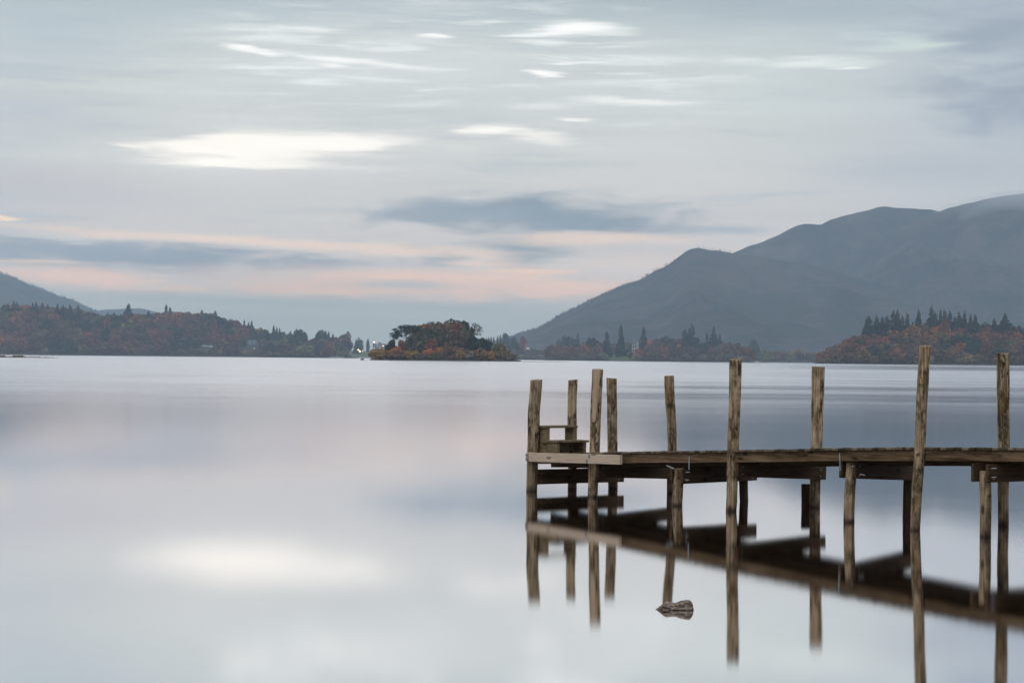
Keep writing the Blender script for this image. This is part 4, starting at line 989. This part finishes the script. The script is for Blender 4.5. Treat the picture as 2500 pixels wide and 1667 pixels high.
def scots_pine(x, ybase, ytop, Y, plates, lab, lean=0.0, sparse=False, seed=1):
    """Tall pine: bare reddish trunk, crooked limbs, flat plates of needles. plates: (dx px, y px, half width px, thickness px)"""
    r = random.Random(seed); k = Y / F; zb = .5; p = Vector((wx(x, Y), Y, zb)); root = empty('pine_tree', p); tag(root, lab, 'pine')
    h = zt(x, ytop, Y) - zb; tb = MB()
    tb.tube([(0, 0, -.5), (lean * .3, 0, h * .35), (lean * .6, .2, h * .65), (lean, 0, h * .93)], [.42, .34, .26, .08], 8)
    P, N, S = [], [], []
    for dx, y, hw, th in plates:
        c = Vector((dx * k, r.uniform(-1, 1) * hw * k * .5, zt(x, y + th * .5, Y) - zb)); w_ = hw * k; t_ = th * k * 1.7
        t0 = max(.3, (c.z - w_ * .6) / h); q = Vector((lean * t0, 0, h * min(.9, t0)))
        tb.tube([q, q.lerp(c, .55) + Vector((0, 0, -.4)), c], [.15, .11, .04], 5)
        for g in range(3):
            e = c + Vector((r.uniform(-.7, .7) * w_, r.uniform(-.6, .6) * w_, r.uniform(-.3, .2) * t_)); tb.tube([q.lerp(c, .6), e], [.07, .03], 4)
        n = int((130 if not sparse else 60) * max(.6, w_ / 2.5))
        sub = [(Vector((r.uniform(-.85, .85) * w_, r.uniform(-.8, .8) * w_, r.uniform(-.3, .3) * t_)), r.uniform(.3, .5)) for _ in range(7)]
        for g in range(n):
            o_, rr = r.choice(sub); d = Vector((r.gauss(0, 1), r.gauss(0, 1), r.gauss(.4, 1))).normalized()
            P.append(c + o_ + Vector((d.x * rr * w_, d.y * rr * w_, d.z * rr * t_ * 1.1))); N.append(d + Vector((r.gauss(0, .5), r.gauss(0, .5), r.gauss(.4, .5)))); S.append(r.uniform(.35, .75) if not sparse else r.uniform(.28, .55))
    tb.build('trunk', M_bark, root)
    v, f = cards(P, N, S, r); c = link('crown', pyd('crown', v, f), M_fol, root); c.color = (*COLS['dark green'], 1)
scots_pine(991, 860, 792, IY + 48, [(-6, 799, 22, 5), (18, 797, 16, 5), (-28, 822, 13, 5), (-14, 811, 14, 5), (12, 812, 16, 6), (-20, 804, 14, 4), (4, 806, 20, 4), (26, 806, 12, 5), (-30, 816, 9, 5), (30, 799, 12, 5), (0, 796, 24, 5), (-16, 818, 12, 5)], 'broad umbrella-shaped pine with bare trunk at the left of the islet', 0.3, seed=3)
scots_pine(1157, 860, 785, IY + 50, [(-3, 789, 9, 4), (8, 797, 8, 3), (-8, 798, 6, 3), (14, 806, 7, 3), (2, 804, 7, 3), (-5, 808, 6, 3), (10, 815, 8, 3), (16, 799, 5, 3), (3, 794, 10, 5), (-4, 801, 8, 4), (12, 803, 7, 4), (5, 811, 7, 4)], 'thin open pine standing apart at the right of the islet', .2, True, seed=5)
scots_pine(1056, 860, 785, IY + 66, [(0, 788, 13, 4), (-8, 793, 10, 4), (9, 792, 9, 4)], 'flat-topped pine in the canopy left of the highest crown', 0, seed=8)
# low growth and stakes on the gravel spit
for i, (x, y, hw) in enumerate(((2, 868.5, 5), (10, 867.6, 4), (37, 869, 6), (46, 868.6, 7), (55, 869.4, 5))):
    tree('shrub', SH, Vector((wx(x, 905), 905, .3)), max(.7, zt(x, y, 905) - .3), hw * 905 / F, 'grey-brown', 'low dark tuft of growth on the gravel spit at the far left', 'bush', 'tufts on the gravel spit', crown_from=0, trunk='s', tr=.1)
M_stake = plain('old_stake', (.03, .026, .022), .9)
for x, y0, y1 in ((97, 869.3, 872), (129, 870.3, 873)):
    b = MB(); b.tube([(0, 0, -.4), (.03, 0, .3), (0, .02, zt(x, y0, 903))], [.16, .15, .12], 8)
    o = b.build('stake', M_stake, None, loc=(wx(x, 903), 903, 0)); tag(o, 'short dark stake standing at the tip of the gravel spit' if x > 100 else 'short dark stake standing half way along the gravel spit', 'stake')
b = MB(); b.tube([(-1.2, 0, -.2), (-.5, 0, .35), (.4, .1, .5), (1.3, 0, -.2)], [.3, .5, .55, .2], 8); o = b.build('rock', M_shore, None, loc=(wx(885, 1185), 1185, 0), smooth=True); tag(o, 'low dark rock in the water off the left tip of the islet', 'rock')

# ------------------------------------------------------------------ buildings, lamps, boats (all small and far)
M_stone = plain('grey_stone_wall', (.085, .10, .11), .9, 0, .2, .4); M_slate = plain('slate_roof', (.10, .105, .12), .7, 0, .25, .6); M_white = plain('white_render', (.36, .36, .36), .85, 0, .12, .3)
M_pane = plain('window_glass', (.03, .035, .04), .2, 0, .1, 1.0, .5); M_lit = glow('lit_window', (1, .72, .40), 2.2); M_tin = plain('pale_roof_sheet', (.30, .33, .35), .6, 0, .15, .4)
def house(x, ytop, wpx, Y, zbase, wall, roof, label, cat='house', nwin=3, floors=2, lit=(), depth=8, chim=True, wallh=.62, group=None):
    wd = wpx * Y / F; zb = zbase; h = zt(x, ytop, Y) - zb; root = empty('house', (wx(x, Y), Y, zb)); tag(root, label, cat, group)
    hw = h * wallh; a = MB(); a.box((-wd/2, 0, -1.5), (wd/2, depth, hw)); a.prism([(-wd/2, hw), (wd/2, hw), (wd/2 - .01, hw + .01), (-wd/2 + .01, hw + .01)], 0, depth)
    a.build('wall', wall, root)
    r = MB(); e = .4
    r.v = [(-wd/2 - e, -e, hw - .1), (wd/2 + e, -e, hw - .1), (wd/2 + e, depth + e, hw - .1), (-wd/2 - e, depth + e, hw - .1), (-wd/2 + wd * .12, depth/2, h), (wd/2 - wd * .12, depth/2, h)]
    r.f = [[0,1,5,4], [2,3,4,5], [1,2,5], [3,0,4], [3,2,1,0]]; ro = r.build('roof', roof, root)
    if chim:
        c = MB(); c.box((-wd * .3 - .5, depth/2 - .5, h - 1.5), (-wd * .3 + .5, depth/2 + .5, h + 1.3)); c.build('chimney', wall, ro)
    for fl in range(floors):
        for i in range(nwin):
            cx = -wd/2 + wd * (i + .5) / nwin; zz = hw * (fl + .5) / floors; s_ = min(.8, wd / nwin * .28); hh = hw / floors * .27
            q = MB(); q.box((cx - s_, -.06, zz - hh), (cx + s_, .05, zz + hh)); q.build('window', M_lit if (fl, i) in lit else M_pane, root)
    return root
# lakeside hotel: main block with three gables
hz = L_left.z(615, .12); hr = house(615, 830, 27, 3058, hz, M_stone, M_slate, 'grey stone gabled hotel with lit windows among trees across the lake', 'hotel', 6, 3, ((0, 4), (1, 3), (1, 4)), 12)
for dx in (-6.5, 0.5, 6.5):
    g = MB(); h = zt(615, 829, 3058) - hz; g.prism([(dx - 2.4, 0), (dx + 2.4, 0), (dx + 2.4, h * .62), (dx, h * .92), (dx - 2.4, h * .62)], -1.4, -.08); g.build('gable', M_stone, hr)
house(500, 842, 15, 3085, L_left.z(500, .16), M_tin, M_tin, 'long pale-roofed boathouse at the foot of the left wooded hill', 'boathouse', 4, 1, (), 9, False, .5)
house(514, 843.5, 9, 3080, L_left.z(514, .15), M_tin, M_tin, 'small pale-roofed hut right of the long boathouse', 'hut', 2, 1, (), 6, False, .5)
wz = 8.0; wr = house(1552, 830, 16, 2768, wz - 2, M_white, M_slate, 'tall white gabled house above the lawn on the middle shore', 'house', 3, 3, (), 9, True, .72)
g = MB(); h = zt(1552, 830, 2768) - wz + 2; g.prism([(.8, 0), (4.2, 0), (4.2, h * .72), (2.5, h * .98), (.8, h * .72)], -1.0, -.08); g.build('gable', M_white, wr)
M_far_w = plain('pale_town_wall', (.27, .27, .28), .9, 0, .2, .2)
town = [(915, 838, 10), (927, 836, 9), (938, 839, 11), (949, 838, 8), (920, 844, 9), (931, 846, 8), (943, 846, 10)]
words = ('leftmost pale town house beside the lamp above the islet tip', 'taller pale town house second along the roof line', 'wide pale town house in the middle of the roof line', 'pale town house touching the dark tree on the islet', 'lower pale town house under the leftmost one', 'lower pale town house above the islet bushes', 'lower pale town house nearest the islet trees')
for (x, y, wp), lab in zip(town, words):
    Yh = 3640 if y < 842 else 3560; house(x, y, wp, Yh, zt(x, y + 9, Yh), M_far_w, M_slate, lab, 'house', 2, 2)
for x, y, wp, lab, lit in ((1289, 842, 14, 'pale house with one lit window on the hazy shore behind the islet', ((0, 1),)), (1314, 841, 10, 'first pale terrace house right of the lit house', ()), (1325, 842, 10, 'second pale terrace house further right of the lit house', ())):
    house(x, y, wp, 3415, zt(x, y + 10, 3415), M_far_w, M_slate, lab, 'house', 3, 2, lit)
M_post_metal = plain('lamp_post_metal', (.1, .1, .11), .6, .5)
def lamp(x, y, Y, ground, col, strength, r, lab):
    z = zt(x, y, Y); root = empty('street_lamp', (wx(x, Y), Y, ground)); tag(root, lab, 'street lamp'); b = MB(); b.tube([(0, 0, 0), (0, 0, z - ground)], [.09, .06], 6); b.build('pole', M_post_metal, root)
    bm = bmesh.new(); bmesh.ops.create_icosphere(bm, subdivisions=2, radius=r); me = bpy.data.meshes.new('lantern'); bm.to_mesh(me); bm.free(); link('lantern', me, glow('lamp_glow', col, strength * .3), root, (0, 0, z - ground))
for a in ((875, 854, 3425, 2, (1, .45, .13), 26, 1.0, 'orange street lamp by the boat landing left of the islet'), (878.8, 857.5, 3425, 2, (1, .82, .55), 34, 1.05, 'bright warm-white lamp at the boat landing left of the islet'), (885.5, 857, 3430, 2, (1, .7, .5), 9, .7, 'faint pinkish lamp right of the bright one at the boat landing'),
          (913.4, 835, 3620, 14, (1, .62, .42), 22, .95, 'pinkish lamp standing above the town roofs'), (935.5, 844.2, 3540, 8, (1, .62, .35), 14, .8, 'orange lamp among the town houses'), (929, 851.3, 3520, 6, (1, .7, .45), 10, .7, 'small lamp just above the islet bushes')): lamp(*a)
M_hull = plain('white_hull', (.55, .56, .58), .5); M_mast = plain('alloy_mast', (.35, .36, .38), .4, .5)
def boat(x, Y, L, mast, lab, cabin=True, group=None):
    root = empty('sailing_boat' if mast else 'launch', (wx(x, Y), Y, 0)); tag(root, lab, 'boat', group); b = MB()
    n = 8; v = []
    for i in range(n + 1):
        k = i / n * 2 - 1; wd = .95 * (1 - k ** 4) ** .5 + .02; v.append(((k * L / 2, -wd * .5, -.2), (k * L / 2, -wd, .95 + .15 * k * k), (k * L / 2, wd, .95 + .15 * k * k), (k * L / 2, wd * .5, -.2)))
    for r_ in v: b.v += list(r_)
    for i in range(n):
        for j in range(3): b.f.append([i*4 + j, i*4 + j + 1, (i+1)*4 + j + 1, (i+1)*4 + j])
    b.build('hull', M_hull, root)
    if cabin: c = MB(); c.box((-L * .18, -.6, .95), (L * .2, .6, 1.7)); c.build('cabin', M_hull, root)
    if mast: c = MB(); c.tube([(L * .05, 0, .9), (L * .05, 0, mast)], [.14, .09], 6); c.tube([(L * .05, 0, 2.0), (-L * .4, 0, 2.1)], [.10, .08], 6); c.build('mast', M_mast, root)
boat(808, 2890, 5, 6.5, 'white sailing boat at the left end of the moorings'); boat(816, 2885, 5.5, 6, 'second white sailing boat from the left at the moorings'); boat(823.5, 2880, 6, 10, 'white sailing boat with the tallest mast at the moorings'); boat(828.5, 2870, 5, 7.5, 'white sailing boat just right of the tallest mast'); boat(836, 2885, 5, 0, 'white motor boat at the right end of the moorings')
for i, (x, Y, L) in enumerate(((880, 3380, 9), (888, 3390, 10), (896, 3385, 10), (902, 3380, 9))): boat(x, Y, L, 0, ('pale launch tied up nearest the bright lamp', 'second pale launch in the row left of the islet', 'third pale launch in the row left of the islet', 'pale launch tied up nearest the islet')[i])
boat(885, 2750, 5, 0, 'small white boat on open water before the row of launches'); boat(1848, 2680, 7, 0, 'white boat pulled up at the foot of the middle wood')

# ------------------------------------------------------------------ cloud cap on the summit and the air itself
def volume_obj(name, me, dens, col, label):
    m, t = new_mat(name); pv = t.add('ShaderNodeVolumePrincipled'); pv.inputs['Color'].default_value = (*col, 1); pv.inputs['Density'].default_value = dens; pv.inputs['Anisotropy'].default_value = 0.0
    t.l.new(pv.outputs[0], t.out.inputs['Volume']); o = link(name, me, m); tag(o, label, kind='stuff'); return o
bm = bmesh.new(); bmesh.ops.create_icosphere(bm, subdivisions=4, radius=1)
for vv in bm.verts: vv.co *= 1 + .18 * mn.noise(vv.co * 2.0)
me = bpy.data.meshes.new('summit_cloud'); bm.to_mesh(me); bm.free()
ms = volume_obj('summit_cloud', me, .0017, (.98, .99, 1.0), 'soft white cloud wrapped round the summit at upper right')
c = at(2765, 514, 7300); ms.location = c; ms.scale = (680, 480, 125); ms.rotation_euler = (0, R(-3), 0)
b = MB(); b.box((HZ[0], HZ[2], HZ[4]), (HZ[1], HZ[3], HZ[5]))
hz_o = volume_obj('haze', b.mesh('haze'), SIGMA, (.665, .825, 1.0), 'pale autumn haze over the whole lake')

# ------------------------------------------------------------------ render settings
vs = scene.view_settings; vs.view_transform = 'Standard'; vs.look = 'None'; vs.exposure = 0; vs.gamma = 1; vs.use_curve_mapping = False
cy = scene.cycles
scene.render.engine = 'CYCLES'
cy.use_denoising = True
try: cy.denoiser = 'OPENIMAGEDENOISE'
except Exception: pass
cy.max_bounces = 8; cy.diffuse_bounces = 3; cy.glossy_bounces = 4; cy.volume_bounces = 2; cy.transmission_bounces = 2
cy.sample_clamp_indirect = 6; cy.caustics_reflective = False; cy.caustics_refractive = False
